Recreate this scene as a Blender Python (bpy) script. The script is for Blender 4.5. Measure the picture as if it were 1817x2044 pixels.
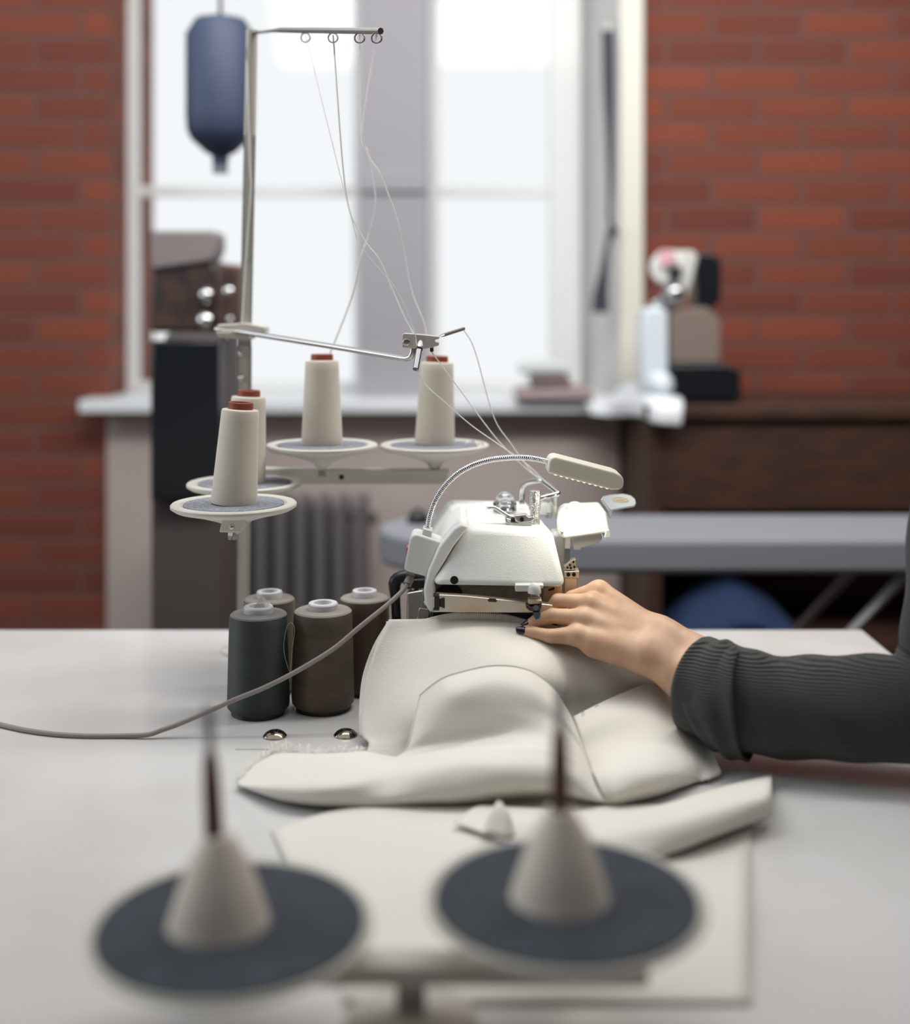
import bpy, bmesh, math, random
import numpy as np
from mathutils import Vector, Matrix

random.seed(7)
rng = np.random.default_rng(7)
for o in list(bpy.data.objects):
    bpy.data.objects.remove(o)
SC = bpy.context.scene
COL = SC.collection

# ------------------------------------------------------------------ camera
F, CX, HY, ZC = 2500.0, 908.5, 600.0, 1.25       # focal length in px, horizon row, eye height
cam_d = bpy.data.cameras.new('camera')
cam = bpy.data.objects.new('camera', cam_d)
COL.objects.link(cam)
cam.location = (0, 0, ZC)
cam.rotation_euler = (math.pi / 2, 0, 0)
cam_d.sensor_fit = 'VERTICAL'
cam_d.sensor_height = 36.0
cam_d.sensor_width = 32.0
cam_d.lens = F * 36.0 / 2044.0
cam_d.shift_y = (HY - 1022.0) / 2044.0
cam_d.clip_start = 0.05
cam_d.dof.use_dof = True
cam_d.dof.focus_distance = 1.49
cam_d.dof.aperture_fstop = 1.55
SC.camera = cam

# ------------------------------------------------------------------ sky and light
w = bpy.data.worlds.new('overcast_sky')
SC.world = w
w.use_nodes = True
bg = w.node_tree.nodes['Background']
bg.inputs['Color'].default_value = (0.955, 0.985, 1.0, 1)
bg.inputs['Strength'].default_value = 0.97

def area(name, loc, target, size, size_y, energy, color):
    d = bpy.data.lights.new(name, 'AREA')
    d.shape = 'RECTANGLE'; d.size = size; d.size_y = size_y
    d.energy = energy; d.color = color
    o = bpy.data.objects.new(name, d)
    o.location = loc
    o.rotation_euler = (Vector(target) - Vector(loc)).to_track_quat('-Z', 'Y').to_euler()
    COL.objects.link(o)
    return o

# unseen area lamps added: cool light from the left, fill towards the back wall
area('side_fill', (-2.9, 1.5, 1.7), (0.0, 1.6, 0.9), 2.2, 1.6, 40.0, (0.88, 0.95, 1.0))
area('back_wall_fill', (0.3, 1.75, 2.45), (0.2, 3.4, 0.8), 2.2, 0.4, 40.0, (1.0, 0.97, 0.94))
SC.view_settings.view_transform = 'Standard'
SC.view_settings.look = 'None'
SC.view_settings.gamma = 1.0
SC.view_settings.exposure = 0.0
SC.view_settings.use_curve_mapping = False

# ------------------------------------------------------------------ helpers
def P(px, py, Y):
    return Vector(((px - CX) * Y / F, Y, ZC - (py - HY) * Y / F))

def Pz(px, py, z):
    return P(px, py, (ZC - z) * F / (py - HY))

def lin(c):
    return tuple((v / 12.92 if v <= 0.04045 else ((v + 0.055) / 1.055) ** 2.4) for v in [x / 255.0 for x in c])

def mat(name, rgb, rough=0.5, metal=0.0, **kw):
    m = bpy.data.materials.new(name)
    m.use_nodes = True
    b = m.node_tree.nodes['Principled BSDF']
    c = lin(rgb)
    b.inputs['Base Color'].default_value = (*c, 1)
    b.inputs['Roughness'].default_value = rough
    b.inputs['Metallic'].default_value = metal
    if 'spec' in kw: b.inputs['Specular IOR Level'].default_value = kw['spec']
    if 'sss' in kw:
        b.inputs['Subsurface Weight'].default_value = kw['sss']
        b.inputs['Subsurface Radius'].default_value = kw.get('sssr', (0.01, 0.004, 0.002))
        b.inputs['Subsurface Scale'].default_value = kw.get('ssss', 0.3)
    if 'trans' in kw:
        b.inputs['Transmission Weight'].default_value = kw['trans']
        b.inputs['IOR'].default_value = kw.get('ior', 1.45)
    if 'coat' in kw: b.inputs['Coat Weight'].default_value = kw['coat']
    if 'sheen' in kw: b.inputs['Sheen Weight'].default_value = kw['sheen']
    nt = m.node_tree
    if 'mottle' in kw:       # uneven dye / wear of the thing itself: (scale, second colour, amount)
        sc_, rgb2, amt = kw['mottle']
        tc = nt.nodes.new('ShaderNodeTexCoord')
        n = nt.nodes.new('ShaderNodeTexNoise'); n.inputs['Scale'].default_value = sc_; n.inputs['Detail'].default_value = 6
        mp = nt.nodes.new('ShaderNodeMapping'); mp.inputs['Scale'].default_value = kw.get('mscale', (1, 1, 1))
        r = nt.nodes.new('ShaderNodeMapRange'); r.inputs['From Min'].default_value = 0.4; r.inputs['From Max'].default_value = 0.65
        r.inputs['To Max'].default_value = amt
        mx = nt.nodes.new('ShaderNodeMixRGB'); mx.inputs[1].default_value = (*c, 1); mx.inputs[2].default_value = (*lin(rgb2), 1)
        nt.links.new(tc.outputs['Object'], mp.inputs[0]); nt.links.new(mp.outputs[0], n.inputs['Vector'])
        nt.links.new(n.outputs['Fac'], r.inputs['Value']); nt.links.new(r.outputs[0], mx.inputs[0])
        nt.links.new(mx.outputs[0], b.inputs['Base Color'])
    if 'bump' in kw:         # (kind, scale, strength, distance)
        kind, s, st, di = kw['bump']
        tc = nt.nodes.new('ShaderNodeTexCoord')
        mp = nt.nodes.new('ShaderNodeMapping'); mp.inputs['Scale'].default_value = kw.get('bscale', (1, 1, 1))
        nt.links.new(tc.outputs['Object'], mp.inputs[0])
        if kind == 'noise':
            t = nt.nodes.new('ShaderNodeTexNoise'); t.inputs['Scale'].default_value = s; t.inputs['Detail'].default_value = 3; out = 'Fac'
        elif kind == 'voronoi':
            t = nt.nodes.new('ShaderNodeTexVoronoi'); t.inputs['Scale'].default_value = s; out = 'Distance'
        else:
            t = nt.nodes.new('ShaderNodeTexWave'); t.bands_direction = kind[-1].upper(); t.inputs['Scale'].default_value = s
            t.inputs['Distortion'].default_value = kw.get('wdist', 0.3); out = 'Fac'
        nt.links.new(mp.outputs[0], t.inputs['Vector'])
        bp = nt.nodes.new('ShaderNodeBump'); bp.inputs['Strength'].default_value = st; bp.inputs['Distance'].default_value = di
        nt.links.new(t.outputs[out], bp.inputs['Height'])
        nt.links.new(bp.outputs[0], b.inputs['Normal'])
    return m

def emit(name, rgb, strength):
    m = mat(name, rgb, 0.5)
    b = m.node_tree.nodes['Principled BSDF']
    b.inputs['Emission Color'].default_value = (*lin(rgb), 1)
    b.inputs['Emission Strength'].default_value = strength
    return m

ORIGIN = {}
def tag(o, label=None, cat=None, group=None, kind=None):
    if label: o['label'] = label
    if cat: o['category'] = cat
    if group: o['group'] = group
    if kind: o['kind'] = kind
    return o

def empty(name, loc, **kw):
    o = bpy.data.objects.new(name, None)
    o.empty_display_size = 0.05
    COL.objects.link(o)
    o.location = loc
    ORIGIN[o.name] = Vector(loc)
    return tag(o, **kw)

def obj(name, bm, m, parent=None, smooth=True, bevel=0, bseg=3, solid=0, sub=0, angle=35, org=None, **kw):
    """link a bmesh given in world coordinates as one mesh object"""
    me = bpy.data.meshes.new(name)
    bmesh.ops.recalc_face_normals(bm, faces=bm.faces[:])
    if org is None:
        org = ORIGIN[parent.name] if parent else Vector((0, 0, 0))
    org = Vector(org)
    if parent is None and org.length == 0 and len(bm.verts):
        xs = [v.co for v in bm.verts]
        org = Vector((sum(c.x for c in xs) / len(xs), sum(c.y for c in xs) / len(xs), min(c.z for c in xs)))
    bm.transform(Matrix.Translation(-org))
    bm.to_mesh(me); bm.free()
    me.materials.append(m)
    o = bpy.data.objects.new(name, me)
    COL.objects.link(o)
    if parent is not None:
        o.parent = parent
        ORIGIN[o.name] = ORIGIN[parent.name]
    else:
        o.location = org
        ORIGIN[o.name] = org
    for p in me.polygons: p.use_smooth = smooth
    if solid:
        s = o.modifiers.new('thickness', 'SOLIDIFY'); s.thickness = solid; s.offset = -1
    if bevel:
        b = o.modifiers.new('bevel', 'BEVEL'); b.width = bevel; b.segments = bseg; b.limit_method = 'ANGLE'; b.angle_limit = math.radians(30)
        b.harden_normals = False
    if sub:
        s = o.modifiers.new('subdivision', 'SUBSURF'); s.levels = sub; s.render_levels = sub
    if smooth and not sub:
        try:
            me.set_sharp_from_angle(angle=math.radians(angle))
        except Exception:
            pass
    return tag(o, **kw)

def BM(): return bmesh.new()

def box(bm, x0, x1, y0, y1, z0, z1):
    r = bmesh.ops.create_cube(bm, size=1.0)
    for v in r['verts']:
        v.co = Vector(((x0 + x1) / 2 + v.co.x * (x1 - x0), (y0 + y1) / 2 + v.co.y * (y1 - y0), (z0 + z1) / 2 + v.co.z * (z1 - z0)))
    return bm

def hull8(bm, front, back):
    """front, back: four corners each, in the same turning order"""
    a = [bm.verts.new(p) for p in front]; b = [bm.verts.new(p) for p in back]
    n = len(a)
    bm.faces.new(a); bm.faces.new(b[::-1])
    for i in range(n):
        bm.faces.new((a[i], b[i], b[(i + 1) % n], a[(i + 1) % n]))
    return bm

def prism(bm, pts, Y0, Y1, grow=1.0):
    """a solid whose front face is the given outline at depth Y0, with real depth to Y1"""
    f = [P(x, y, Y0) for x, y in pts]
    c = sum(f, Vector()) / len(f)
    b = [Vector((c.x + (p.x - c.x) * grow, Y1, c.z + (p.z - c.z) * grow)) for p in f]
    return hull8(bm, f, b)

def frame_of(t):
    t = t.normalized()
    up = Vector((0, 0, 1)) if abs(t.z) < 0.9 else Vector((0, 1, 0))
    a = t.cross(up).normalized(); b = a.cross(t).normalized()
    return a, b

def catmull(pts, n):
    pts = [Vector(p) for p in pts]
    if len(pts) < 3:
        return [pts[0].lerp(pts[-1], i / n) for i in range(n + 1)]
    out = []
    ext = [pts[0] * 2 - pts[1]] + pts + [pts[-1] * 2 - pts[-2]]
    for i in range(1, len(ext) - 2):
        p0, p1, p2, p3 = ext[i - 1:i + 3]
        for k in range(n):
            t = k / n
            out.append(0.5 * ((2 * p1) + (p2 - p0) * t + (2 * p0 - 5 * p1 + 4 * p2 - p3) * t * t + (3 * p1 - p0 - 3 * p2 + p3) * t ** 3))
    out.append(pts[-1])
    return out

def tube(bm, pts, r, seg=10, n=0, rfun=None, cap=True):
    """round bar along points; n>0 smooths the path; r number or list; rfun(length) scales"""
    path = catmull(pts, n) if n else [Vector(p) for p in pts]
    L = 0; rings = []
    a = b = None
    for i, p in enumerate(path):
        t = (path[min(i + 1, len(path) - 1)] - path[max(i - 1, 0)])
        if t.length < 1e-9: t = Vector((0, 0, 1))
        t.normalize()
        if a is None: a, b = frame_of(t)
        else:
            a = (a - t * a.dot(t)).normalized(); b = t.cross(a).normalized()
        if i: L += (p - path[i - 1]).length
        if isinstance(r, (list, tuple)):
            u = i / (len(path) - 1) * (len(r) - 1); k = min(int(u), len(r) - 2); rr = r[k] + (r[k + 1] - r[k]) * (u - k)
        else: rr = r
        if rfun: rr *= rfun(L)
        rings.append([bm.verts.new(p + (a * math.cos(2 * math.pi * j / seg) + b * math.sin(2 * math.pi * j / seg)) * rr) for j in range(seg)])
    for i in range(len(rings) - 1):
        for j in range(seg):
            bm.faces.new((rings[i][j], rings[i][(j + 1) % seg], rings[i + 1][(j + 1) % seg], rings[i + 1][j]))
    if cap:
        bm.faces.new(rings[0][::-1]); bm.faces.new(rings[-1])
    return bm

def lathe(bm, prof, c, seg=40, axis=(0, 0, 1), cap=True):
    """turn (radius, height) pairs round an axis through c"""
    q = Vector((0, 0, 1)).rotation_difference(Vector(axis).normalized())
    c = Vector(c); rings = []
    for r, z in prof:
        r = max(r, 1e-5)
        rings.append([bm.verts.new(c + q @ Vector((r * math.cos(2 * math.pi * j / seg), r * math.sin(2 * math.pi * j / seg), z))) for j in range(seg)])
    for i in range(len(rings) - 1):
        for j in range(seg):
            bm.faces.new((rings[i][j], rings[i][(j + 1) % seg], rings[i + 1][(j + 1) % seg], rings[i + 1][j]))
    if cap:
        bm.faces.new(rings[0][::-1]); bm.faces.new(rings[-1])
    return bm

def dome(bm, c, r, h, seg=24, axis=(0, 0, 1), n=7):
    prof = [(r * math.cos(k / n * math.pi / 2), h * math.sin(k / n * math.pi / 2)) for k in range(n + 1)]
    return lathe(bm, prof, c, seg, axis)

def cylinder(bm, p0, p1, r, seg=20):
    return tube(bm, [p0, p1], r, seg)

def sheet(bm, rows, nu=6, nv=6, noise=0.0, zmin=None):
    """smooth cloth sheet through a grid of points (list of rows, equal length)"""
    fine_rows = [catmull(r, nu) for r in rows]
    cols = []
    for j in range(len(fine_rows[0])):
        cols.append(catmull([fr[j] for fr in fine_rows], nv))
    vs = []
    for ci, cl in enumerate(cols):
        line = []
        for ri, p in enumerate(cl):
            p = p.copy()
            if noise:
                p.z += noise * math.sin(ci * 0.55 + 1.3 * math.sin(ri * 0.31)) * math.sin(ri * 0.47 + ci * 0.13)
            if zmin is not None: p.z = max(p.z, zmin)
            line.append(bm.verts.new(p))
        vs.append(line)
    for i in range(len(vs) - 1):
        for j in range(len(vs[0]) - 1):
            bm.faces.new((vs[i][j], vs[i + 1][j], vs[i + 1][j + 1], vs[i][j + 1]))
    LAST['grid'] = vs
    return bm
LAST = {}

# ---------------------------------------------------- smooth bodies from distance fields
def sd_cone(X, a, b, ra, rb):
    a = np.array(a); b = np.array(b)
    ba = b - a
    h = np.clip(((X - a) @ ba) / (ba @ ba), 0, 1)
    d = np.linalg.norm(X - a - h[..., None] * ba, axis=-1)
    return d - (ra + (rb - ra) * h)

def smin(a, b, k):
    h = np.clip(0.5 + 0.5 * (b - a) / k, 0, 1)
    return b * (1 - h) + a * h - k * h * (1 - h)

def surface_nets(fun, lo, hi, step):
    ax = [np.arange(lo[i], hi[i] + step, step) for i in range(3)]
    nx, ny, nz = [len(a) for a in ax]
    val = np.empty((nx, ny, nz), dtype=np.float64)
    for s in range(0, nx, 16):
        X = np.stack(np.meshgrid(ax[0][s:s + 16], ax[1], ax[2], indexing='ij'), -1)
        val[s:s + 16] = fun(X)
    ins = val < 0
    cs = [(i, j, k) for i in (0, 1) for j in (0, 1) for k in (0, 1)]
    sl = lambda A, c: A[c[0]:nx - 1 + c[0], c[1]:ny - 1 + c[1], c[2]:nz - 1 + c[2]]
    cnt = sum(sl(ins, c).astype(int) for c in cs)
    act = (cnt > 0) & (cnt < 8)
    ids = np.argwhere(act)
    idx = -np.ones(act.shape, dtype=int); idx[act] = np.arange(len(ids))
    acc = np.zeros((len(ids), 3)); n = np.zeros(len(ids))
    for a in cs:
        for d in range(3):
            if a[d] == 0:
                b = list(a); b[d] = 1; b = tuple(b)
                va = sl(val, a)[act]; vb = sl(val, b)[act]
                cr = (va < 0) != (vb < 0)
                t = np.where(cr, va / np.where(cr, va - vb, 1), 0)
                pa = np.array(a, float)[None] + 0 * acc
                pa[:, d] += t
                acc[cr] += pa[cr]; n[cr] += 1
    pts = (ids + acc / n[:, None]) * step + np.array(lo)
    faces = []
    for d in range(3):
        e, f = (d + 1) % 3, (d + 2) % 3
        A = np.moveaxis(ins, d, 0)
        cross = A[1:] != A[:-1]
        cross = np.moveaxis(cross, 0, d)
        loc = np.argwhere(cross)
        okk = (loc[:, e] > 0) & (loc[:, f] > 0)
        m_ = [nx - 1, ny - 1, nz - 1]
        okk &= (loc[:, e] < m_[e]) & (loc[:, f] < m_[f])
        loc = loc[okk]
        def at(de, df):
            q = loc.copy(); q[:, e] -= de; q[:, f] -= df
            return idx[q[:, 0], q[:, 1], q[:, 2]]
        quad = np.stack([at(1, 1), at(0, 1), at(0, 0), at(1, 0)], 1)
        faces.append(quad)
    faces = np.concatenate(faces)
    faces = faces[(faces >= 0).all(1)]
    bm = bmesh.new()
    vs = [bm.verts.new(p) for p in pts]
    for q in faces:
        try: bm.faces.new([vs[i] for i in q])
        except ValueError: pass
    return bm

# ------------------------------------------------------------------ materials
M = {}
M['white_paint'] = mat('white_enamel_grain', (226, 228, 226), 0.42, bump=('voronoi', 760, 0.3, 0.0006))
M['white_smooth'] = mat('white_enamel', (232, 233, 230), 0.35)
M['white_plastic'] = mat('white_plastic', (222, 223, 218), 0.38)
M['grey_plastic'] = mat('pale_grey_plastic', (205, 206, 202), 0.4)
M['chrome'] = mat('chrome', (215, 215, 216), 0.14, 1.0)
M['steel'] = mat('brushed_steel', (200, 199, 196), 0.32, 1.0)
M['nickel'] = mat('worn_nickel_plate', (214, 207, 192), 0.38, 0.75, mottle=(28, (216, 160, 120), 0.55))
M['dark_steel'] = mat('dark_steel', (70, 66, 64), 0.3, 0.9)
M['black'] = mat('black_metal', (24, 25, 27), 0.4)
M['knurl'] = mat('knurled_steel', (200, 200, 198), 0.35, 1.0, bump=('voronoi', 700, 0.6, 0.001))
M['clear'] = mat('clear_plastic', (245, 248, 248), 0.06, trans=1.0, ior=1.46)
M['guard'] = mat('milky_clear_plastic', (232, 238, 240), 0.15, trans=0.6)
M['gold'] = mat('gold_print', (214, 186, 128), 0.5)
M['red'] = mat('red_switch', (206, 72, 52), 0.4)
M['lamp_white'] = mat('cream_lamp_plastic', (225, 222, 205), 0.4, sss=0.4, sssr=(0.01, 0.009, 0.006), ssss=0.6)
M['cord'] = mat('grey_rubber_cord', (142, 134, 130), 0.5)
M['led'] = emit('warm_led', (255, 240, 205), 1.3)
M['ivory'] = mat('ivory_enamel', (206, 202, 192), 0.4)
M['pole'] = mat('beige_enamel_pole', (186, 182, 173), 0.42)
M['felt'] = mat('grey_felt', (150, 153, 162), 0.95, mottle=(300, (92, 95, 104), 0.7), bump=('noise', 900, 0.6, 0.002))
M['felt_dark'] = mat('dark_felt', (60, 66, 74), 0.9, mottle=(60, (44, 50, 56), 0.6))
M['thread_white'] = mat('ecru_thread', (214, 206, 190), 0.8, sheen=0.4, bump=('wave_z', 330, 0.25, 0.0006))
M['tube_brown'] = mat('brown_cardboard_tube', (142, 70, 48), 0.55)
M['strand'] = mat('white_strand', (236, 236, 232), 0.7)
M['spool_green'] = mat('dark_green_thread', (36, 49, 44), 0.5, mottle=(14, (36, 38, 38), 0.8), mscale=(1, 1, 3), bump=('wave_z', 300, 0.5, 0.0008), sheen=0.03)
M['spool_olive'] = mat('olive_brown_thread', (92, 78, 60), 0.45, mottle=(16, (70, 58, 46), 0.9), mscale=(1, 1, 3), bump=('wave_z', 300, 0.5, 0.0008), sheen=0.05)
M['spool_brown'] = mat('brown_thread', (84, 66, 54), 0.5, bump=('wave_z', 300, 0.4, 0.0008), sheen=0.03)
M['spool_khaki'] = mat('khaki_thread', (92, 80, 64), 0.5, bump=('wave_z', 300, 0.4, 0.0008), sheen=0.15)
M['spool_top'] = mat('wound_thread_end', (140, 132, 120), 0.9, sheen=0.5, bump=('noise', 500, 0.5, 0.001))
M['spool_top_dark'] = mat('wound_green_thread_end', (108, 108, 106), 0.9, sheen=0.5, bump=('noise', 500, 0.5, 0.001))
M['cap'] = mat('pearl_plastic_tube', (206, 204, 206), 0.25)
M['table'] = mat('pale_laminate', (212, 211, 209), 0.2, mottle=(5, (198, 194, 190), 0.6))
M['table_leg'] = mat('grey_table_steel', (150, 150, 150), 0.5)
M['fabric'] = mat('white_canvas', (219, 215, 206), 0.9, sheen=0.15, bump=('noise', 420, 0.5, 0.0011))
M['fray'] = mat('frayed_yarn', (238, 236, 228), 0.9)
M['brass'] = mat('dark_nickel_dome', (150, 138, 124), 0.12, 1.0)
M['skin'] = mat('skin', (208, 170, 141), 0.5, sss=0.12, sssr=(0.012, 0.005, 0.003), ssss=0.4, mottle=(45, (188, 142, 114), 0.6), bump=('noise', 260, 0.12, 0.001))
M['nail'] = mat('black_nail_polish', (34, 28, 36), 0.15)
M['sleeve'] = mat('dark_grey_green_knit', (52, 55, 52), 0.95, sheen=0.15, bump=('wave_z', 105, 0.8, 0.004), wdist=1.0)
M['wall_low'] = mat('mauve_grey_plaster', (188, 175, 170), 0.85, mottle=(2.5, (172, 158, 153), 0.7))
M['pier'] = mat('lilac_grey_plaster', (158, 156, 162), 0.8)
M['frame'] = mat('white_window_paint', (226, 228, 226), 0.5)
M['casing'] = mat('cream_casing_paint', (222, 220, 208), 0.5)
M['reveal'] = mat('pale_reveal_paint', (206, 208, 204), 0.7)
M['floor'] = mat('worn_brown_floor', (110, 98, 90), 0.6, mottle=(4, (92, 80, 72), 0.7))
M['sill'] = mat('white_sill_paint', (226, 230, 234), 0.35)
M['radiator'] = mat('grey_radiator_enamel', (98, 95, 97), 0.5)
M['cabinet'] = mat('dark_brown_wood', (70, 44, 32), 0.55, mottle=(9, (50, 32, 25), 0.8), mscale=(1, 1, 4))
M['board'] = mat('blue_grey_board_cover', (132, 134, 141), 0.85)
M['machine_white'] = mat('pale_blue_machine_enamel', (214, 224, 232), 0.3)
M['machine_black'] = mat('black_machine_enamel', (18, 23, 27), 0.3)
M['navy'] = mat('navy_enamel', (46, 58, 84), 0.6)
M['strap'] = mat('dark_violet_strap', (56, 54, 68), 0.8)
M['kraft'] = mat('grey_brown_cloth', (128, 112, 108), 0.9)
M['mauve_cloth'] = mat('mauve_cloth', (168, 148, 150), 0.9)
M['beige_card'] = mat('beige_card', (150, 128, 106), 0.8)
M['paper'] = mat('white_paper', (232, 236, 240), 0.7)
M['blue_cloth'] = mat('deep_blue_cloth', (40, 60, 96), 0.9)
M['spindle'] = mat('red_brown_spindle', (96, 54, 44), 0.45)
M['cream_cone'] = mat('cream_rubber_cone', (222, 213, 200), 0.55)
M['pink'] = mat('dusty_pink_plastic', (200, 150, 158), 0.6)

# fluffy yarn lets light through
nt = M['strand'].node_tree; b = nt.nodes['Principled BSDF']
tl_ = nt.nodes.new('ShaderNodeBsdfTranslucent'); tl_.inputs['Color'].default_value = (0.93, 0.93, 0.92, 1)
mx = nt.nodes.new('ShaderNodeMixShader'); mx.inputs[0].default_value = 0.55
nt.links.new(b.outputs[0], mx.inputs[1]); nt.links.new(tl_.outputs[0], mx.inputs[2]); nt.links.new(mx.outputs[0], nt.nodes['Material Output'].inputs[0])

g = bpy.data.materials.new('window_glass'); g.use_nodes = True
nt = g.node_tree; nt.nodes.remove(nt.nodes['Principled BSDF'])
tr = nt.nodes.new('ShaderNodeBsdfTransparent'); gl = nt.nodes.new('ShaderNodeBsdfGlossy'); gl.inputs['Roughness'].default_value = 0.05
fr = nt.nodes.new('ShaderNodeFresnel'); fr.inputs['IOR'].default_value = 1.25
mx = nt.nodes.new('ShaderNodeMixShader')
nt.links.new(fr.outputs[0], mx.inputs[0]); nt.links.new(tr.outputs[0], mx.inputs[1]); nt.links.new(gl.outputs[0], mx.inputs[2])
nt.links.new(mx.outputs[0], nt.nodes['Material Output'].inputs[0])
M['glass'] = g

bk = bpy.data.materials.new('red_brick'); bk.use_nodes = True
nt = bk.node_tree; b = nt.nodes['Principled BSDF']; b.inputs['Roughness'].default_value = 0.85
tc = nt.nodes.new('ShaderNodeTexCoord'); sx = nt.nodes.new('ShaderNodeSeparateXYZ'); cxn = nt.nodes.new('ShaderNodeCombineXYZ')
ad = nt.nodes.new('ShaderNodeMath'); ad.operation = 'ADD'
br = nt.nodes.new('ShaderNodeTexBrick')
br.inputs['Color1'].default_value = (*lin((128, 64, 44)), 1); br.inputs['Color2'].default_value = (*lin((100, 50, 39)), 1)
br.inputs['Mortar'].default_value = (*lin((106, 70, 62)), 1)
br.inputs['Scale'].default_value = 1.0; br.inputs['Brick Width'].default_value = 0.245; br.inputs['Row Height'].default_value = 0.0755
br.inputs['Mortar Size'].default_value = 0.010; br.inputs['Mortar Smooth'].default_value = 0.3; br.inputs['Bias'].default_value = -0.1
nt.links.new(tc.outputs['Object'], sx.inputs[0])
nt.links.new(sx.outputs['X'], ad.inputs[0]); nt.links.new(sx.outputs['Y'], ad.inputs[1])
nt.links.new(ad.outputs[0], cxn.inputs['X']); nt.links.new(sx.outputs['Z'], cxn.inputs['Y'])
nt.links.new(cxn.outputs[0], br.inputs['Vector']); nt.links.new(br.outputs['Color'], b.inputs['Base Color'])
bp = nt.nodes.new('ShaderNodeBump'); bp.inputs['Strength'].default_value = 0.6; bp.inputs['Distance'].default_value = 0.01; bp.invert = True
nt.links.new(br.outputs['Fac'], bp.inputs['Height']); nt.links.new(bp.outputs[0], b.inputs['Normal'])
M['brick'] = bk

# ------------------------------------------------------------------ the room
S = dict(kind='structure')
YW = 3.40
obj('floor', box(BM(), -3, 3, -2.2, 3.9, -0.1, 0), M['floor'], **S, smooth=False)
bm = BM()
XL, XP0, XP1, XR0, XR1 = -0.94, -0.2604, -0.0768, 0.36, 0.443
box(bm, XR1, 3.0, YW, 3.9, 0, 3.0)
box(bm, -3.0, XL, YW, 3.9, 0, 3.0)
box(bm, XL, XR1, YW, 3.9, 2.55, 3.0)
obj('wall_back', bm, M['brick'], **S, smooth=False)
obj('wall_below_windows', box(BM(), XL, XR1, YW - 0.02, 3.9, 0, 0.955), M['wall_low'], **S, smooth=False)
obj('wall_pier', box(BM(), XP0, XP1, YW, 3.9, 0.955, 2.55), M['pier'], **S, smooth=False)
bm = BM()
hull8(bm, [(XR1, YW, 0.955), (XR1 + .001, YW, 0.955), (XR1 + .001, YW, 2.55), (XR1, YW, 2.55)],
      [(XR0, 3.72, 0.955), (XR1 + .001, 3.72, 0.955), (XR1 + .001, 3.72, 2.55), (XR0, 3.72, 2.55)])
obj('wall_reveal', bm, M['reveal'], **S, smooth=False)
obj('wall_left', box(BM(), -3.1, -3.0, -2.2, 3.9, 0, 3.0), M['pier'], **S, smooth=False)
obj('wall_right', box(BM(), 3.0, 3.1, -2.2, 3.9, 0, 3.0), M['brick'], **S, smooth=False)
obj('wall_front', box(BM(), -3.0, 3.0, -2.3, -2.2, 0, 3.0), M['pier'], **S, smooth=False)  # unseen wall behind the camera, put in to dim the frontal light
obj('ceiling', box(BM(), -3.1, 3.1, -2.3, 0.1, 3.0, 3.1), M['pier'], **S, smooth=False)  # unseen and only partial, added to cut sky light from front and top
obj('trim_1', box(BM(), XR1, 0.509, YW - 0.028, YW, 0.985, 2.6), M['casing'], **S, bevel=0.006)
obj('trim_2', box(BM(), XP0, XP1, YW - 0.015, YW, 1.545, 1.60), M['pier'], **S, bevel=0.004)
obj('trim_3', box(BM(), XL - 0.05, 0.47, YW - 0.11, 3.62, 0.955, 0.988), M['sill'], **S, bevel=0.004)

def window(name, x0, x1, y):
    c = empty(name, ((x0 + x1) / 2, y, 0.988), kind='structure')
    z0, z1 = 0.989, 2.55
    bm = BM()
    box(bm, x0, x0 + 0.03, y, y + 0.05, z0, z1)
    wR = 0.088 if x1 > 0 else 0.03
    box(bm, x1 - wR, x1, y, y + 0.05, z0, z1)
    box(bm, x0 + 0.03, x1 - wR, y, y + 0.05, z0, z0 + 0.028)
    box(bm, x0 + 0.03, x1 - wR, y, y + 0.05, z1 - 0.04, z1)
    obj('window_frame', bm, M['frame'], c, bevel=0.003)
    obj('muntin', box(BM(), x0 + 0.03, x1 - wR, y + 0.012, y + 0.042, 1.550, 1.578), M['frame'], c, bevel=0.003)
    for a, b_ in ((z0 + 0.028, 1.550), (1.578, z1 - 0.04)):
        obj('pane', box(BM(), x0 + 0.028, x1 - wR + 0.002, y + 0.025, y + 0.029, a, b_), M['glass'], c, smooth=False)
window('window_1', XL, XP0, 3.58)
window('window_2', XP1, XR0, 3.58)

# ------------------------------------------------------------------ background furniture
# radiator under the left window
rad = empty('radiator', (-0.42, 3.22, 0.0), label='grey ribbed radiator below the left window behind the thread stand', cat='radiator')
for k in range(9):
    x = -0.66 + k * 0.05
    obj('radiator_section', box(BM(), x, x + 0.036, 3.16, 3.30, 0.08, 0.745), M['radiator'], rad, bevel=0.012)
obj('radiator_pipe', tube(BM(), [(-0.68, 3.23, 0.12), (-0.2, 3.23, 0.12)], 0.016), M['radiator'], rad)
obj('radiator_pipe', tube(BM(), [(-0.68, 3.23, 0.69), (-0.2, 3.23, 0.69)], 0.016), M['radiator'], rad)
for x in (-0.642, -0.242):
    obj('radiator_foot', box(BM(), x - 0.015, x + 0.015, 3.17, 3.29, 0, 0.085), M['radiator'], rad, bevel=0.003)

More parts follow.
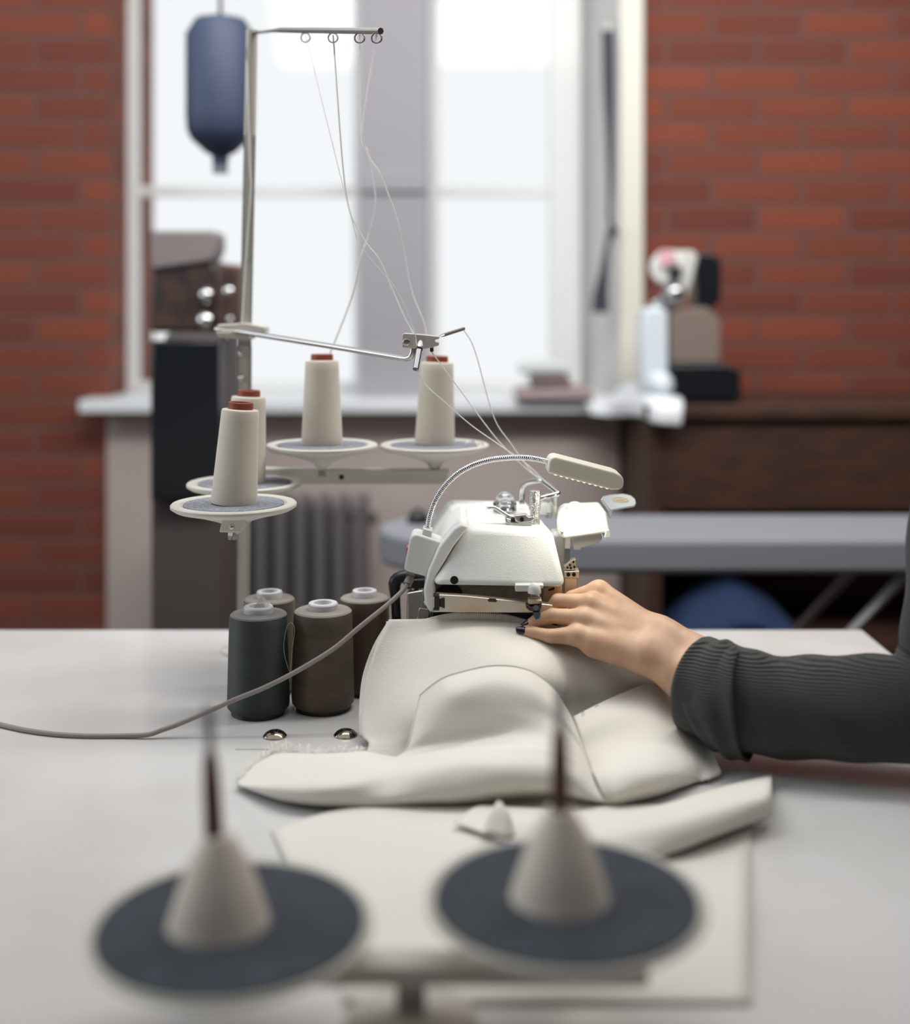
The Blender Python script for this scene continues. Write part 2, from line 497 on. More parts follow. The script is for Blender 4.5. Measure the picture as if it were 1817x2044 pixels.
# ironing board crossing behind the machine
ib = empty('ironing_board', (0.5, 2.42, 0.0), label='blue-grey covered ironing board with rounded end behind the sewing machine', cat='ironing board')
bm = BM(); n = 14
yc, hw, z0, z1 = 2.44, 0.135, 0.745, 0.812
xl = (757 - CX) * 2.44 / F
out = [(1.25, yc - hw), (1.25, yc + hw)] + [(xl + hw - hw * math.sin(math.pi * k / n), yc + hw * math.cos(math.pi * k / n)) for k in range(n + 1)]
hull8(bm, [(x, y, z0) for x, y in out], [(x, y, z1) for x, y in out])
obj('padded_board', bm, M['board'], ib, bevel=0.012)
for xa, xb in ((0.15, 0.85), (0.85, 0.15)):
    bm = BM(); tube(bm, [(xa, yc - 0.1, 0.012), (xb, yc - 0.1, 0.747)], 0.011); obj('leg', bm, M['table_leg'], ib)
    bm = BM(); tube(bm, [(xa, yc + 0.1, 0.012), (xb, yc + 0.1, 0.747)], 0.011); obj('leg', bm, M['table_leg'], ib)
obj('end_knob', dome(BM(), (xl + 0.075, yc + 0.03, 0.811), 0.022, 0.03), M['black'], ib)

# dark open cabinet under the brick wall
cb = empty('cabinet', (0.95, 3.12, 0), label='dark brown open wooden cabinet against the brick wall', cat='cabinet')
bm = BM()
x0, x1, ya, yb, zt = 0.452, 1.75, 2.92, 3.36, 0.976
box(bm, x0, x0 + 0.03, ya, yb, 0, zt); box(bm, x1 - 0.03, x1, ya, yb, 0, zt)
box(bm, x0 + 0.03, x1 - 0.03, yb - 0.02, yb, 0, zt)
obj('carcass', bm, M['cabinet'], cb, smooth=False)
obj('cabinet_top', box(BM(), x0 - 0.01, x1 + 0.01, ya - 0.015, yb, zt, zt + 0.03), M['cabinet'], cb, bevel=0.003)
for z in (0.06, 0.42, 0.72):
    obj('shelf', box(BM(), x0 + 0.03, x1 - 0.03, ya + 0.01, yb - 0.02, z, z + 0.025), M['cabinet'], cb, smooth=False)
obj('drawer_front', box(BM(), x0 + 0.03, x1 - 0.03, ya + 0.004, ya + 0.03, 0.76, zt - 0.005), M['cabinet'], cb, bevel=0.003)
bm = BM()
rows = []
for j in range(5):
    rows.append([Vector((0.50 + 0.055 * i, 2.96 + 0.07 * j, 0.447 + 0.13 * math.sin(math.pi * i / 6) ** 0.8 * math.sin(math.pi * (j + 0.3) / 4.6) + 0.01 * math.sin(i * 2.1 + j))) for i in range(7)])
sheet(bm, rows, 4, 4, zmin=0.446)
obj('blue_cloth', bm, M['blue_cloth'], solid=0.004, label='deep blue crumpled cloth on the dark cabinet shelf behind the wrist', cat='cloth')

# pale machine standing on the cabinet
ZT = zt + 0.03
pm = empty('sewing_machine', P(1330, 815, 3.0).to_tuple()[:2] + (ZT,), label='pale blue-white machine with a chrome reel on the cabinet by the brick wall', cat='sewing machine')
bm = BM(); prism(bm, [(1282, 803), (1282, 640), (1288, 620), (1300, 612), (1322, 612), (1334, 622), (1336, 803)], 2.98, 3.08)
obj('machine_column', bm, M['machine_white'], pm, bevel=0.008)
bm = BM(); dome(bm, P(1318, 768, 2.965), 0.033, 0.04, axis=(0, -1, 0)); obj('handwheel', bm, M['machine_white'], pm)
bm = BM(); prism(bm, [(1336, 800), (1336, 728), (1450, 726), (1480, 740), (1480, 800)], 2.97, 3.12); obj('motor_box', bm, M['machine_black'], pm, bevel=0.006)
bm = BM(); prism(bm, [(1337, 727), (1337, 634), (1352, 618), (1410, 612), (1440, 640), (1440, 726)], 2.99, 3.10); obj('arm_cover', bm, mat('taupe_cover', (122, 108, 100), 0.6), pm, bevel=0.006)
bm = BM(); tube(bm, [P(1318, 614, 3.02), P(1345, 572, 3.0)], [0.026, 0.022], 16); obj('chrome_arm', bm, M['machine_white'], pm)
bm = BM(); dome(bm, P(1347, 585, 2.985), 0.026, 0.028, axis=(0, -1, 0.3)); obj('chrome_cap', bm, M['chrome'], pm)
bm = BM(); lathe(bm, [(0.040, -0.03), (0.043, -0.01), (0.043, 0.02), (0.036, 0.03)], P(1337, 535, 3.02), 28, (-0.5, -0.8, 0.1)); obj('thread_reel', bm, M['white_plastic'], pm)
bm = BM(); lathe(bm, [(0.02, 0), (0.02, 0.012)], P(1333, 516, 2.98), 18, (-0.4, -0.9, 0.2)); obj('reel_cap', bm, M['pink'], pm)
bm = BM(); prism(bm, [(1344, 508), (1350, 500), (1385, 500), (1394, 512), (1384, 560), (1366, 612), (1350, 612)], 2.99, 3.05); obj('reel_bracket', bm, M['grey_plastic'], pm, bevel=0.008)
bm = BM(); prism(bm, [(1339, 533), (1361, 531), (1359, 558), (1341, 560)], 2.945, 2.99); obj('reel_hub', bm, M['black'], pm, bevel=0.003)
bm = BM(); prism(bm, [(1390, 560), (1390, 505), (1420, 503), (1440, 520), (1440, 600), (1392, 640)], 3.0, 3.08); obj('rear_post', bm, M['machine_black'], pm, bevel=0.006)

# papers and cloth on the sill
bm = BM()
rows = [[(0.30, 3.37, .9905), (0.36, 3.37, .996), (0.42, 3.38, .9915), (0.45, 3.34, 1.026), (0.50, 3.33, 1.022)],
        [(0.32, 3.31, .9905), (0.38, 3.31, .992), (0.43, 3.30, .9985), (0.46, 3.26, 1.036), (0.52, 3.24, 1.022)],
        [(0.33, 3.25, .9905), (0.39, 3.25, .9935), (0.43, 3.24, 1.000), (0.455, 3.12, 1.030), (0.53, 3.10, 1.022)],
        [(0.34, 3.22, .980), (0.395, 3.20, .985), (0.425, 3.12, 1.005), (0.455, 2.96, 1.026), (0.53, 2.93, 1.022)],
        [(0.345, 3.215, .965), (0.40, 3.17, .967), (0.43, 3.02, .995), (0.46, 2.885, 1.005), (0.525, 2.88, 1.000)],
        [(0.35, 3.212, .955), (0.405, 3.15, .955), (0.435, 2.98, .975), (0.46, 2.878, .968), (0.52, 2.874, .962)]]
rows = [[Vector((p[0], p[1] + (0.05 if p[1] < 3.3 and p[0] < 0.41 else 0), p[2])) for p in r] for r in rows]
sheet(bm, rows, 5, 5); obj('paper_sheet', bm, M['paper'], solid=0.0015, label='white crumpled paper on the right end of the window sill', cat='paper')
bm = BM()
yy = 3.34
prism(bm, [(1030, 796), (1034, 776), (1172, 770), (1186, 780), (1186, 796)], 3.26, 3.46)
o = obj('folded_cloth', bm, M['mauve_cloth'], bevel=0.012, label='mauve folded cloth at the bottom of the pile on the window sill', cat='cloth')
def rest_on(o, z):
    dg = [o.location.z + v.co.z for v in o.data.vertices]
    o.location.z += z - min(dg)
    return max(dg) + z - min(dg)
zt1 = rest_on(o, 0.9885)
bm = BM(); prism(bm, [(1062, 776), (1060, 762), (1068, 752), (1130, 750), (1142, 760), (1142, 776)], 3.28, 3.42)
o = obj('cloth_bundle', bm, M['kraft'], bevel=0.012, label='grey-brown cloth bundle in the middle of the sill pile', cat='cloth'); zt2 = rest_on(o, zt1)
bm = BM(); prism(bm, [(1036, 756), (1040, 738), (1060, 730), (1124, 731), (1142, 741), (1146, 756)], 3.27, 3.42)
o = obj('folded_cloth', bm, mat('pale_grey_cloth', (206, 212, 212), 0.9), bevel=0.012, label='pale grey folded cloth on top of the pile on the sill', cat='cloth'); rest_on(o, zt2)

# strap hanging by the window
sp = empty('hanging_strap', P(1218, 620, 3.34), label='dark violet knotted strap hanging against the right window reveal', cat='strap')
bm = BM()
def ribbon(bm, pts, wds, Y, th=0.006):
    L = [P(x - w_ / 2, y, Y) for (x, y), w_ in zip(pts, wds)]; R = [P(x + w_ / 2, y, Y) for (x, y), w_ in zip(pts, wds)]
    L = catmull(L, 4); R = catmull(R, 4)
    a = [bm.verts.new(p) for p in L]; b_ = [bm.verts.new(p) for p in R]
    c_ = [bm.verts.new(p + Vector((0, th, 0))) for p in L]; d_ = [bm.verts.new(p + Vector((0, th, 0))) for p in R]
    for i in range(len(a) - 1):
        for q in ((a, b_), (b_, d_), (d_, c_), (c_, a)):
            bm.faces.new((q[0][i], q[1][i], q[1][i + 1], q[0][i + 1]))
    bm.faces.new((a[0], b_[0], d_[0], c_[0])); bm.faces.new((a[-1], b_[-1], d_[-1], c_[-1]))
    return bm
ribbon(bm, [(1214, 60), (1216, 180), (1218, 270), (1219, 380), (1217, 425), (1222, 462)], [24, 22, 16, 11, 9, 12], 3.36)
obj('strap_band', bm, M['strap'], sp)
bm = BM(); ribbon(bm, [(1222, 462), (1213, 490), (1207, 540), (1200, 590), (1199, 624)], [12, 11, 18, 30, 34], 3.345); obj('strap_tail', bm, M['strap'], sp)
bm = BM(); tube(bm, [P(1213, 474, 3.35), P(1222, 465, 3.345), P(1232, 458, 3.35)], [0.010, 0.013, 0.008], 12, 3); obj('knot', bm, M['strap'], sp)
bm = BM(); tube(bm, [P(1214, 60, 3.355), P(1214, 40, 3.355), P(1214, 40, 3.41)], 0.004, 8); obj('hook', bm, M['steel'], sp)

# black machine at the left
bmx = empty('sewing_machine', (-0.53, 2.6, 0.0), label='black tall machine with chrome knobs beside the left window', cat='sewing machine')
bm = BM(); prism(bm, [(300, 1825.4), (300, 800), (330, 664), (440, 664), (440, 1825.4)], 2.55, 2.8); obj('machine_stand', bm, mat('brown_grey_stand', (78, 70, 68), 0.6), bmx, bevel=0.01)
bm = BM(); prism(bm, [(300, 664), (300, 520), (428, 520), (440, 560), (440, 664)], 2.58, 2.78); obj('machine_body', bm, mat('brown_black_iron', (44, 40, 40), 0.45, mottle=(20, (96, 66, 50), 0.6)), bmx, bevel=0.01)
bm = BM(); prism(bm, [(432, 668), (432, 548), (440, 526), (478, 528), (478, 668)], 2.56, 2.62); obj('tension_plate', bm, mat('brown_black_plate', (58, 48, 46), 0.4, mottle=(26, (110, 74, 54), 0.6)), bmx, bevel=0.006)
bm = BM(); prism(bm, [(300, 540), (300, 460), (428, 460), (436, 472), (434, 500), (424, 522)], 2.57, 2.66); obj('machine_head', bm, mat('warm_grey_iron', (128, 120, 120), 0.5), bmx, bevel=0.008)
for x, y, r in ((459, 583, 0.016), (412, 640, 0.020), (414, 590, 0.018), (462, 640, 0.011)):
    bm = BM(); dome(bm, P(x, y, 2.575), r, 0.02, axis=(0, -1, 0.25), n=8); lathe(bm, [(r * 0.4, -0.035), (r * 0.4, 0.001)], P(x, y, 2.575), 12, (0, -1, 0.25)); obj('chrome_knob', bm, M['chrome'], bmx)
bm = BM(); prism(bm, [(300, 1000), (300, 680), (438, 680), (438, 1000)], 2.52, 2.56); obj('front_panel', bm, M['machine_black'], bmx, bevel=0.006)

# navy funnel hanging at the upper left
nf = empty('pendant_lamp', P(440, 100, 2.5), label='navy blue funnel-shaped pendant hanging at the upper left before the window', cat='lamp')
bm = BM(); c = P(440, 330, 2.5)
lathe(bm, [(0.0145, 0.0), (0.016, 0.006), (0.016, 0.018), (0.030, 0.026), (0.058, 0.052), (0.066, 0.07), (0.068, 0.10), (0.068, 0.26), (0.05, 0.29), (0.012, 0.30)], c, 32)
obj('lamp_shade', bm, M['navy'], nf)
bm = BM(); lathe(bm, [(0.016, -0.002), (0.0145, 0.016)], c + Vector((0, 0, -0.014)), 24); obj('lamp_neck', bm, mat('grey_cap', (96, 100, 108), 0.4), nf)
bm = BM(); tube(bm, [c + Vector((0, 0, 0.298)), c + Vector((0, 0, 1.3))], 0.004, 8); obj('lamp_cord', bm, M['black'], nf)

# ------------------------------------------------------------------ sewing table
TZ = 0.75
tb = empty('sewing_table', (0, 1.2, 0), label='pale laminate sewing table carrying the machine, spools and white cloth', cat='table')
bm = BM(); box(bm, -1.0, 0.62, 0.42, 1.905, TZ - 0.03, TZ)
obj('tabletop', bm, M['table'], tb, bevel=0.004)
for x in (-0.94, 0.56):
    for y in (0.5, 1.84):
        obj('leg', box(BM(), x - 0.02, x + 0.02, y - 0.02, y + 0.02, 0, TZ - 0.03), M['table_leg'], tb, bevel=0.003)
for y in (1.83, 0.49):
    obj('apron', box(BM(), -0.92, 0.54, y, y + 0.02, TZ - 0.1, TZ - 0.0305), M['table_leg'], tb, smooth=False)
bm = BM(); a = Pz(470, 1496, TZ); b_ = Pz(545, 1489, TZ); box(bm, a.x, b_.x, a.y - 0.001, a.y + 0.001, TZ - 0.001, TZ + 0.0003)
obj('table_seam', bm, mat('seam_line', (150, 146, 144), 0.6), tb, smooth=False)

# dome tacks
for px, py, lab in ((549, 1467, 'shiny dark metal dome tack on the table before the green spool'), (690, 1465, 'shiny dark metal dome tack on the table beside the hanging cloth edge')):
    c = Pz(px, py + 3, TZ)
    bm = BM(); lathe(bm, [(0.0132, 0), (0.0136, 0.0012), (0.0128, 0.0022), (0.0105, 0.0045), (0.007, 0.0064), (0.003, 0.0073), (0.0005, 0.0075)], c, 36)
    obj('dome_tack', bm, M['brass'], label=lab, cat='tack', group='metal dome tacks on the table')

# ------------------------------------------------------------------ big spools on the table
def big_spool(px, Y, r, h, m, mtop, label, base_r=None, slope=0.93):
    c = Vector(((px - CX) * Y / F, Y, TZ))
    t = empty('thread_spool', c, label=label, cat='thread spool', group='dark thread spools on the table')
    br_ = base_r or r * 0.86
    bm = BM(); lathe(bm, [(br_, 0), (br_, 0.006)], c, 40); obj('spool_base', bm, M['black'], t)
    rt = r * slope
    bm = BM()
    prof = [(r * 0.9, 0.005), (r * 0.985, 0.009), (r, 0.014)]
    for k in range(1, 14): prof.append((r + (rt - r) * k / 14, 0.014 + (h - 0.018) * k / 14))
    prof += [(rt, h - 0.003), (rt * 0.985, h)]
    lathe(bm, prof, c, 56); obj('wound_thread', bm, m, t)
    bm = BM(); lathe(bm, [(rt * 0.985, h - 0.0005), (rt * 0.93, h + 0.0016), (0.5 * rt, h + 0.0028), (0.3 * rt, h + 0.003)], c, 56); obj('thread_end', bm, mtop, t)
    rc = 0.5 * rt
    bm = BM(); lathe(bm, [(rc, h), (rc * 1.02, h + 0.009), (rc * 0.96, h + 0.0105), (rc * 0.62, h + 0.0105), (rc * 0.55, h + 0.004), (0.001, h + 0.004)], c, 36, cap=False); obj('spool_tube', bm, M['cap'], t)
    return t, c
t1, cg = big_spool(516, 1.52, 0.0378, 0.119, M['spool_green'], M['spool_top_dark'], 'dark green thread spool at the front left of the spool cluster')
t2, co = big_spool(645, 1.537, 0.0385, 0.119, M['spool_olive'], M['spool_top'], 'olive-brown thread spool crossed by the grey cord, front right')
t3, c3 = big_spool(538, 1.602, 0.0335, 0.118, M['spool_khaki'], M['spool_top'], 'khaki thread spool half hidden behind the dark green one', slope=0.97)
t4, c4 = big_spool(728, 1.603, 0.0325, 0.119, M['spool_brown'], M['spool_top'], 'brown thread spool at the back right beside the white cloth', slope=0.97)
# clear film curl in the green spool, loose loop of thread
bm = BM()
q = cg + Vector((0.004, -0.004, 0.1235))
vs = [bm.verts.new(q + Vector(v)) for v in ((-0.012, -0.004, 0), (0.008, -0.006, 0), (0.012, 0.006, 0.002), (0.0, 0.0, 0.018), (0.003, 0.004, 0.016))]
bm.faces.new((vs[0], vs[1], vs[3])); bm.faces.new((vs[1], vs[2], vs[4], vs[3]))
obj('film_curl', bm, mat('clear_film', (235, 235, 232), 0.15, trans=0.7), t1, smooth=False, solid=0.0006)
bm = BM(); tube(bm, [P(577, 1340, 1.488), P(567, 1300, 1.486), P(570, 1262, 1.484), P(579, 1243, 1.483), P(588, 1255, 1.483), P(583, 1300, 1.485), P(578, 1360, 1.487)], 0.00035, 5, 6)
obj('loose_thread', bm, M['spool_top'], t1)

# ------------------------------------------------------------------ thread stand with white cones
YP = 1.78
bx = (486 - CX) * YP / F
ts = empty('thread_stand', (bx, YP, TZ), label='ivory thread stand with tall pole behind the dark spools, holding four white cones', cat='thread stand')
def polexy(py, px): return P(px, py, YP)
bm = BM(); tube(bm, [Vector((bx, YP, TZ)), P(489, 690, YP)], 0.0098, 18); obj('pole', bm, M['pole'], ts)
bm = BM(); tube(bm, [P(488, 780, YP), P(499, 271, YP), P(503, 60, YP)], 0.0085, 18); obj('pole_extension', bm, M['pole'], ts)
bm = BM(); lathe(bm, [(0.032, 0.0), (0.032, 0.006), (0.016, 0.012), (0.0105, 0.03)], (bx, YP, TZ), 28); obj('pole_foot', bm, M['ivory'], ts)
# overhead thread guide arm
bm = BM(); tube(bm, [P(503, 66, YP), P(560, 60, 1.70), P(760, 62, 1.46)], 0.004, 10); obj('top_guide_rod', bm, M['steel'], ts)
for px, Y in ((610, 1.64), (665, 1.575), (718, 1.51), (752, 1.47)):
    bm = BM(); p = P(px, 66, Y); tube(bm, [p + Vector((0.006 * math.cos(a_), 0, 0.006 * math.sin(a_) - 0.006)) for a_ in [k * math.pi / 8 for k in range(17)]], 0.001, 6, cap=False); obj('guide_eyelet', bm, M['steel'], ts)
# horizontal arms
bm = BM(); prism(bm, [(487, 935), (897, 938), (893, 958), (888, 967), (487, 968)], 1.725, 1.745); obj('upper_arm', bm, M['ivory'], ts, bevel=0.002)
bm = BM(); cylinder(bm, P(682, 952, 1.7245), P(682, 952, 1.729), 0.0036, 12); obj('arm_hole', bm, M['black'], ts)
bm = BM(); prism(bm, [(437, 1063), (444, 1037), (491, 1035), (482, 1064)], 1.47, 1.76, 1.0); obj('lower_arm', bm, M['ivory'], ts, bevel=0.002)
bm = BM(); dome(bm, P(463, 1052, 1.471), 0.0036, 0.003, 14, (0, -1, 0)); obj('arm_screw', bm, M['steel'], ts)
bm = BM(); cylinder(bm, P(460, 1063, 1.49), P(459, 1077, 1.49), 0.0028, 10); obj('arm_bolt', bm, M['steel'], ts)

def tray(parent, c, R, felt, stem, tilt=(0, 0, 1), felt_r=0.80):
    bm = BM()
    prof = [(0.006, -0.030), (0.012, -0.022), (0.020, -0.018), (R * 0.6, -0.010), (R * 0.93, -0.004), (R, -0.0005), (R * 1.0, 0.0025), (R * 0.98, 0.0040), (R * (felt_r + 0.05), 0.0036), (R * (felt_r + 0.01), 0.0012), (0.004, 0.001)]
    lathe(bm, prof, c, 64, tilt); d = obj('spool_tray', bm, M['ivory'], parent)
    ORIGIN[d.name] = ORIGIN[parent.name]
    bm = BM(); lathe(bm, [(R * felt_r, 0.0008), (R * felt_r, 0.0035), (0.006, 0.0038)], c, 56, tilt); obj('felt_pad', bm, felt, d)
    bm = BM(); tube(bm, [Vector(c) + Vector((0, 0, -0.028)), Vector(c) + Vector((0, 0, -stem))], 0.0055, 12); obj('tray_stem', bm, M['steel'], parent)
    return d

def white_cone(px, py, Y, lean, label, m=None):
    c = P(px, py, Y)
    ax = Vector((lean, 0, 1)).normalized()
    t = empty('thread_cone', c, label=label, cat='thread cone', group='white thread cones on the stand')
    rb, rt, h = 0.0278, 0.0226, 0.113
    bm = BM()
    prof = [(rb * 0.97, 0.0), (rb, 0.003)]
    for k in range(1, 12): prof.append((rb + (rt - rb) * k / 12, 0.003 + (h - 0.006) * k / 12))
    prof += [(rt, h - 0.002), (rt * 0.96, h)]
    lathe(bm, prof, c, 48, ax); obj('wound_thread', bm, M['thread_white'], t)
    rr = rt * 0.68
    bm = BM(); lathe(bm, [(rt * 0.96, h - 0.0004), (rr, h + 0.001)], c, 40, ax, cap=False); obj('thread_end', bm, M['thread_white'], t)
    bm = BM(); lathe(bm, [(rr, h - 0.002), (rr * 0.97, h + 0.0085), (rr * 0.9, h + 0.0092), (rr * 0.78, h + 0.0085), (rr * 0.75, h - 0.004), (0.001, h - 0.004)], c, 36, ax, cap=False)
    obj('cone_tube', bm, M['tube_brown'], t)
    return c, ax, h
R_ = 0.0755
tl = [(643, 892, 1.70, 0.0, 'white thread cone on the back tray left of the guide block'),
      (868, 892, 1.735, 0.03, 'white thread cone directly beneath the guide block'),
      (488, 968, 1.66, 0.05, 'white thread cone tucked behind the nearest white cone'),
      (467, 1010, 1.515, 0.07, 'nearest white thread cone at the left edge')]
CT = []
for px, py, Y, ln, lab in tl:
    c = P(px, py, Y)
    tray(ts, c, R_, M['felt'], 0.040)
    CT.append(white_cone(px, py - 0.0038 * F / Y, Y, ln, lab))
bm = BM(); tube(bm, [P(868, 890, 1.735) + Vector((0.045, -0.02, 0.004)), P(930, 885, 1.71), P(945, 880, 1.715), P(950, 889, 1.715), P(960, 881, 1.72), P(966, 890, 1.72)], 0.0016, 6, 4)
obj('thread_tangle', bm, M['strand'], label='white tangled thread bits on the tray below the guide block', cat='thread')

# middle bracket, long rod, guide block
bm = BM(); prism(bm, [(433, 648), (492, 645), (530, 652), (531, 665), (478, 664), (434, 660)], 1.765, 1.80); obj('pole_clamp', bm, M['ivory'], ts, bevel=0.002)
bm = BM(); prism(bm, [(430, 662), (478, 662), (500, 668), (500, 678), (436, 674)], 1.755, 1.80); obj('pole_clamp', bm, M['pole'], ts, bevel=0.002)
bm = BM(); cylinder(bm, P(454, 660, 1.77), P(454, 680, 1.77), 0.003, 10); obj('clamp_bolt', bm, M['steel'], ts)
for py in (706, 755): 
    bm = BM(); dome(bm, P(481, py, 1.771), 0.0042, 0.004, 14, (0, -1, 0)); obj('pole_screw', bm, M['steel'], ts)
bm = BM(); tube(bm, [P(430, 657, 1.765), P(485, 663, 1.755), P(660, 691, 1.62), P(800, 714.5, 1.515)] + [P(812, 716, 1.507), P(820, 713, 1.503), P(824, 704, 1.502), P(825, 690, 1.502)], 0.0036, 14); obj('guide_rod', bm, M['steel'], ts)
gb = BM(); prism(gb, [(803, 668), (807, 665), (845, 668), (878, 672), (876, 677), (868, 678), (868, 683), (877, 684), (876, 690), (850, 697), (803, 694)], 1.495, 1.515); obj('guide_block', gb, M['ivory'], ts, bevel=0.001)
bm = BM(); dome(bm, P(811.5, 683, 1.495), 0.0045, 0.0015, 18, (0, -1, 0)); obj('block_screw', bm, M['steel'], ts)
bm = BM(); cylinder(bm, P(862, 689, 1.505), P(862, 702, 1.505), 0.0022, 10); obj('block_screw', bm, M['dark_steel'], ts)
bm = BM(); tube(bm, [P(840, 682, 1.496), P(837, 697, 1.47), P(830, 737, 1.452)], 0.0036, 14); obj('front_guide_pin', bm, M['chrome'], ts)
bm = BM(); lathe(bm, [(0.0039, -0.0012), (0.0043, 0), (0.0039, 0.0012)], P(837, 697, 1.47), 16, P(830, 737, 1.452) - P(837, 697, 1.47)); obj('pin_ring', bm, M['dark_steel'], ts)
bm = BM(); tube(bm, [P(868, 675, 1.51), P(885, 669, 1.52), P(926, 656, 1.57)], 0.0022, 10); obj('rear_guide_pin', bm, M['steel'], ts)

# threads from the overhead guide down to the block and on to the machine
TG = 'fine white threads from the stand to the machine'
def strand(pts, r, label):
    bm = BM(); tube(bm, pts, r, 5, 8)
    obj('thread', bm, M['strand'], label=label, cat='thread', group=TG)
strand([P(718, 70, 1.51), P(722, 271, 1.60), P(736, 305, 1.62), P(750, 400, 1.64), P(737, 465, 1.64), P(721, 510, 1.66), P(700, 600, 1.68), P(650, 728, 1.70)], 0.0012, 'white thread bulging left then dropping to the back left cone')
strand([P(752, 70, 1.47), P(724, 271, 1.56), P(760, 350, 1.555), P(790, 430, 1.55), P(806, 500, 1.545), P(822, 580, 1.53), P(845, 640, 1.515), P(852, 669, 1.51)], 0.0012, 'white thread curving right of the others onto the guide block')
strand([P(665, 70, 1.575), P(690, 380, 1.54), P(722, 470, 1.53), P(757, 518, 1.525), P(782, 575, 1.52), P(806, 630, 1.51), P(826, 668, 1.505), P(836, 690, 1.492)], 0.0011, 'white thread running in the middle to the guide block')
strand([P(610, 70, 1.64), P(700, 430, 1.50), P(722, 490, 1.498), P(760, 540, 1.497), P(785, 567, 1.497), P(806, 605, 1.497), P(820, 640, 1.496), P(829, 667, 1.495), P(832, 690, 1.49)], 0.0006, 'thin sharp white thread left of the guide block')
strand([P(492, 271 - 180, 1.765), P(499, 330, 1.765), P(501, 370, 1.765), P(494, 470, 1.765), P(486, 600, 1.765), P(483, 645, 1.765)], 0.0011, 'white thread running down along the stand pole')
strand([P(831, 735, 1.452), P(850, 768, 1.46), P(885, 800, 1.475), P(940, 848, 1.495), P(1000, 890, 1.53), P(1050, 925, 1.58), P(1083, 956, 1.605)], 0.0008, 'white thread from the front pin to the machine loop')
strand([P(925, 657, 1.57), P(948, 700, 1.575), P(985, 830, 1.585), P(1020, 885, 1.595), P(1060, 940, 1.605), P(1084, 957, 1.605)], 0.0008, 'white thread from the rear pin to the machine loop')
strand([P(862, 703, 1.505), P(890, 740, 1.52), P(960, 835, 1.56), P(1000, 885, 1.58), P(1050, 935, 1.605), P(1080, 957, 1.607)], 0.0008, 'white thread from the guide block to the machine loop')

# ------------------------------------------------------------------ overlock machine
om = empty('overlock_machine', (0.04, 1.6, TZ), label='white overlock sewing machine under the gooseneck lamp', cat='sewing machine')
A = P(864, 1170, 1.468); B = P(1133, 1174, 1.468); C = P(1104, 1058, 1.50); D = P(936, 1052, 1.50)
A2 = Vector((A.x - 0.026, 1.70, A.z + 0.006)); B2 = Vector((B.x - 0.03, 1.70, B.z + 0.006)); C2 = P(1052, 1000, 1.70); D2 = P(894, 996, 1.70)
def mixp(p, q, t): return p + (q - p) * t
T0 = 0.32   # the front cover ends at a seam across the top
bm = BM(); hull8(bm, [A, B, C, D], [mixp(A, A2, T0), mixp(B, B2, T0), mixp(C, C2, T0), mixp(D, D2, T0)])
obj('front_cover', bm, M['white_paint'], om, bevel=0.009, bseg=5)
e = 0.004
bm = BM(); hull8(bm, [mixp(A, A2, T0 + e), mixp(B, B2, T0 + e), mixp(C, C2, T0 + e), mixp(D, D2, T0 + e)], [A2, B2, C2, D2])
obj('rear_cover', bm, M['white_smooth'], om, bevel=0.007, bseg=4)
bm = BM(); cylinder(bm, P(907, 1158, 1.4702), P(907, 1158, 1.48), 0.0048, 24); obj('plug_hole', bm, M['black'], om)
# left side cover band
bm = BM(); prism(bm, [(921, 1046), (936, 1052), (905, 1092), (873, 1146), (866, 1162), (870, 1175), (869, 1224), (858, 1222), (848, 1206), (846, 1178), (855, 1140), (876, 1092), (905, 1056)], 1.482, 1.62); obj('side_cover', bm, M['white_smooth'], om, bevel=0.003)
# body under the cover, bed and plates
bm = BM(); hull8(bm, [P(868, 1250, 1.508), P(1120, 1250, 1.508), P(1120, 1164, 1.508), P(868, 1160, 1.508)], [Vector((-0.03, 1.70, 0.86)), Vector((0.125, 1.70, 0.86)), Vector((0.125, 1.70, 0.92)), Vector((-0.03, 1.70, 0.92))])
obj('machine_body', bm, mat('beige_cast_iron', (186, 176, 164), 0.45, mottle=(60, (120, 110, 104), 0.5)), om, bevel=0.002)
bm = BM(); box(bm, -0.045, 0.12, 1.53, 1.72, TZ, 0.862); obj('machine_base', bm, M['grey_plastic'], om, bevel=0.006)
bm = BM(); prism(bm, [(866, 1222), (865, 1194), (872, 1187), (930, 1190), (1105, 1208), (1105, 1224)], 1.462, 1.476); obj('cloth_plate', bm, M['nickel'], om, bevel=0.0012)
bm = BM(); prism(bm, [(973, 1198), (977, 1195), (990, 1196), (993, 1199), (990, 1202), (976, 1201)], 1.4612, 1.4635); obj('plate_slot', bm, M['dark_steel'], om)
bm = BM(); prism(bm, [(867, 1214), (867, 1193), (878, 1194), (878, 1214)], 1.4595, 1.464); prism(bm, [(878, 1211), (878, 1197), (885, 1193), (888, 1194), (888, 1215), (885, 1214)], 1.4605, 1.464); obj('plate_clip', bm, M['black'], om, bevel=0.0006)
for y in (1190, 1217):
    bm = BM(); prism(bm, [(865, y - 3), (877, y - 2), (877, y + 2), (865, y + 2)], 1.4595, 1.468); obj('plate_hinge', bm, M['dark_steel'], om, bevel=0.0004)
bm = BM(); lathe(bm, [(0.017, 0), (0.017, 0.012)], P(897, 1188, 1.518), 32, (0, -1, 0)); obj('inner_wheel', bm, M['black'], om)
bm = BM(); prism(bm, [(1085, 1207), (1085, 1173), (1122, 1163), (1124, 1205)], 1.504, 1.53); obj('needle_side_plate', bm, M['nickel'], om, bevel=0.001)
bm = BM(); prism(bm, [(1094, 1180), (1096, 1176), (1106, 1172), (1108, 1175), (1105, 1178)], 1.5032, 1.506); obj('plate_slot', bm, M['black'], om)
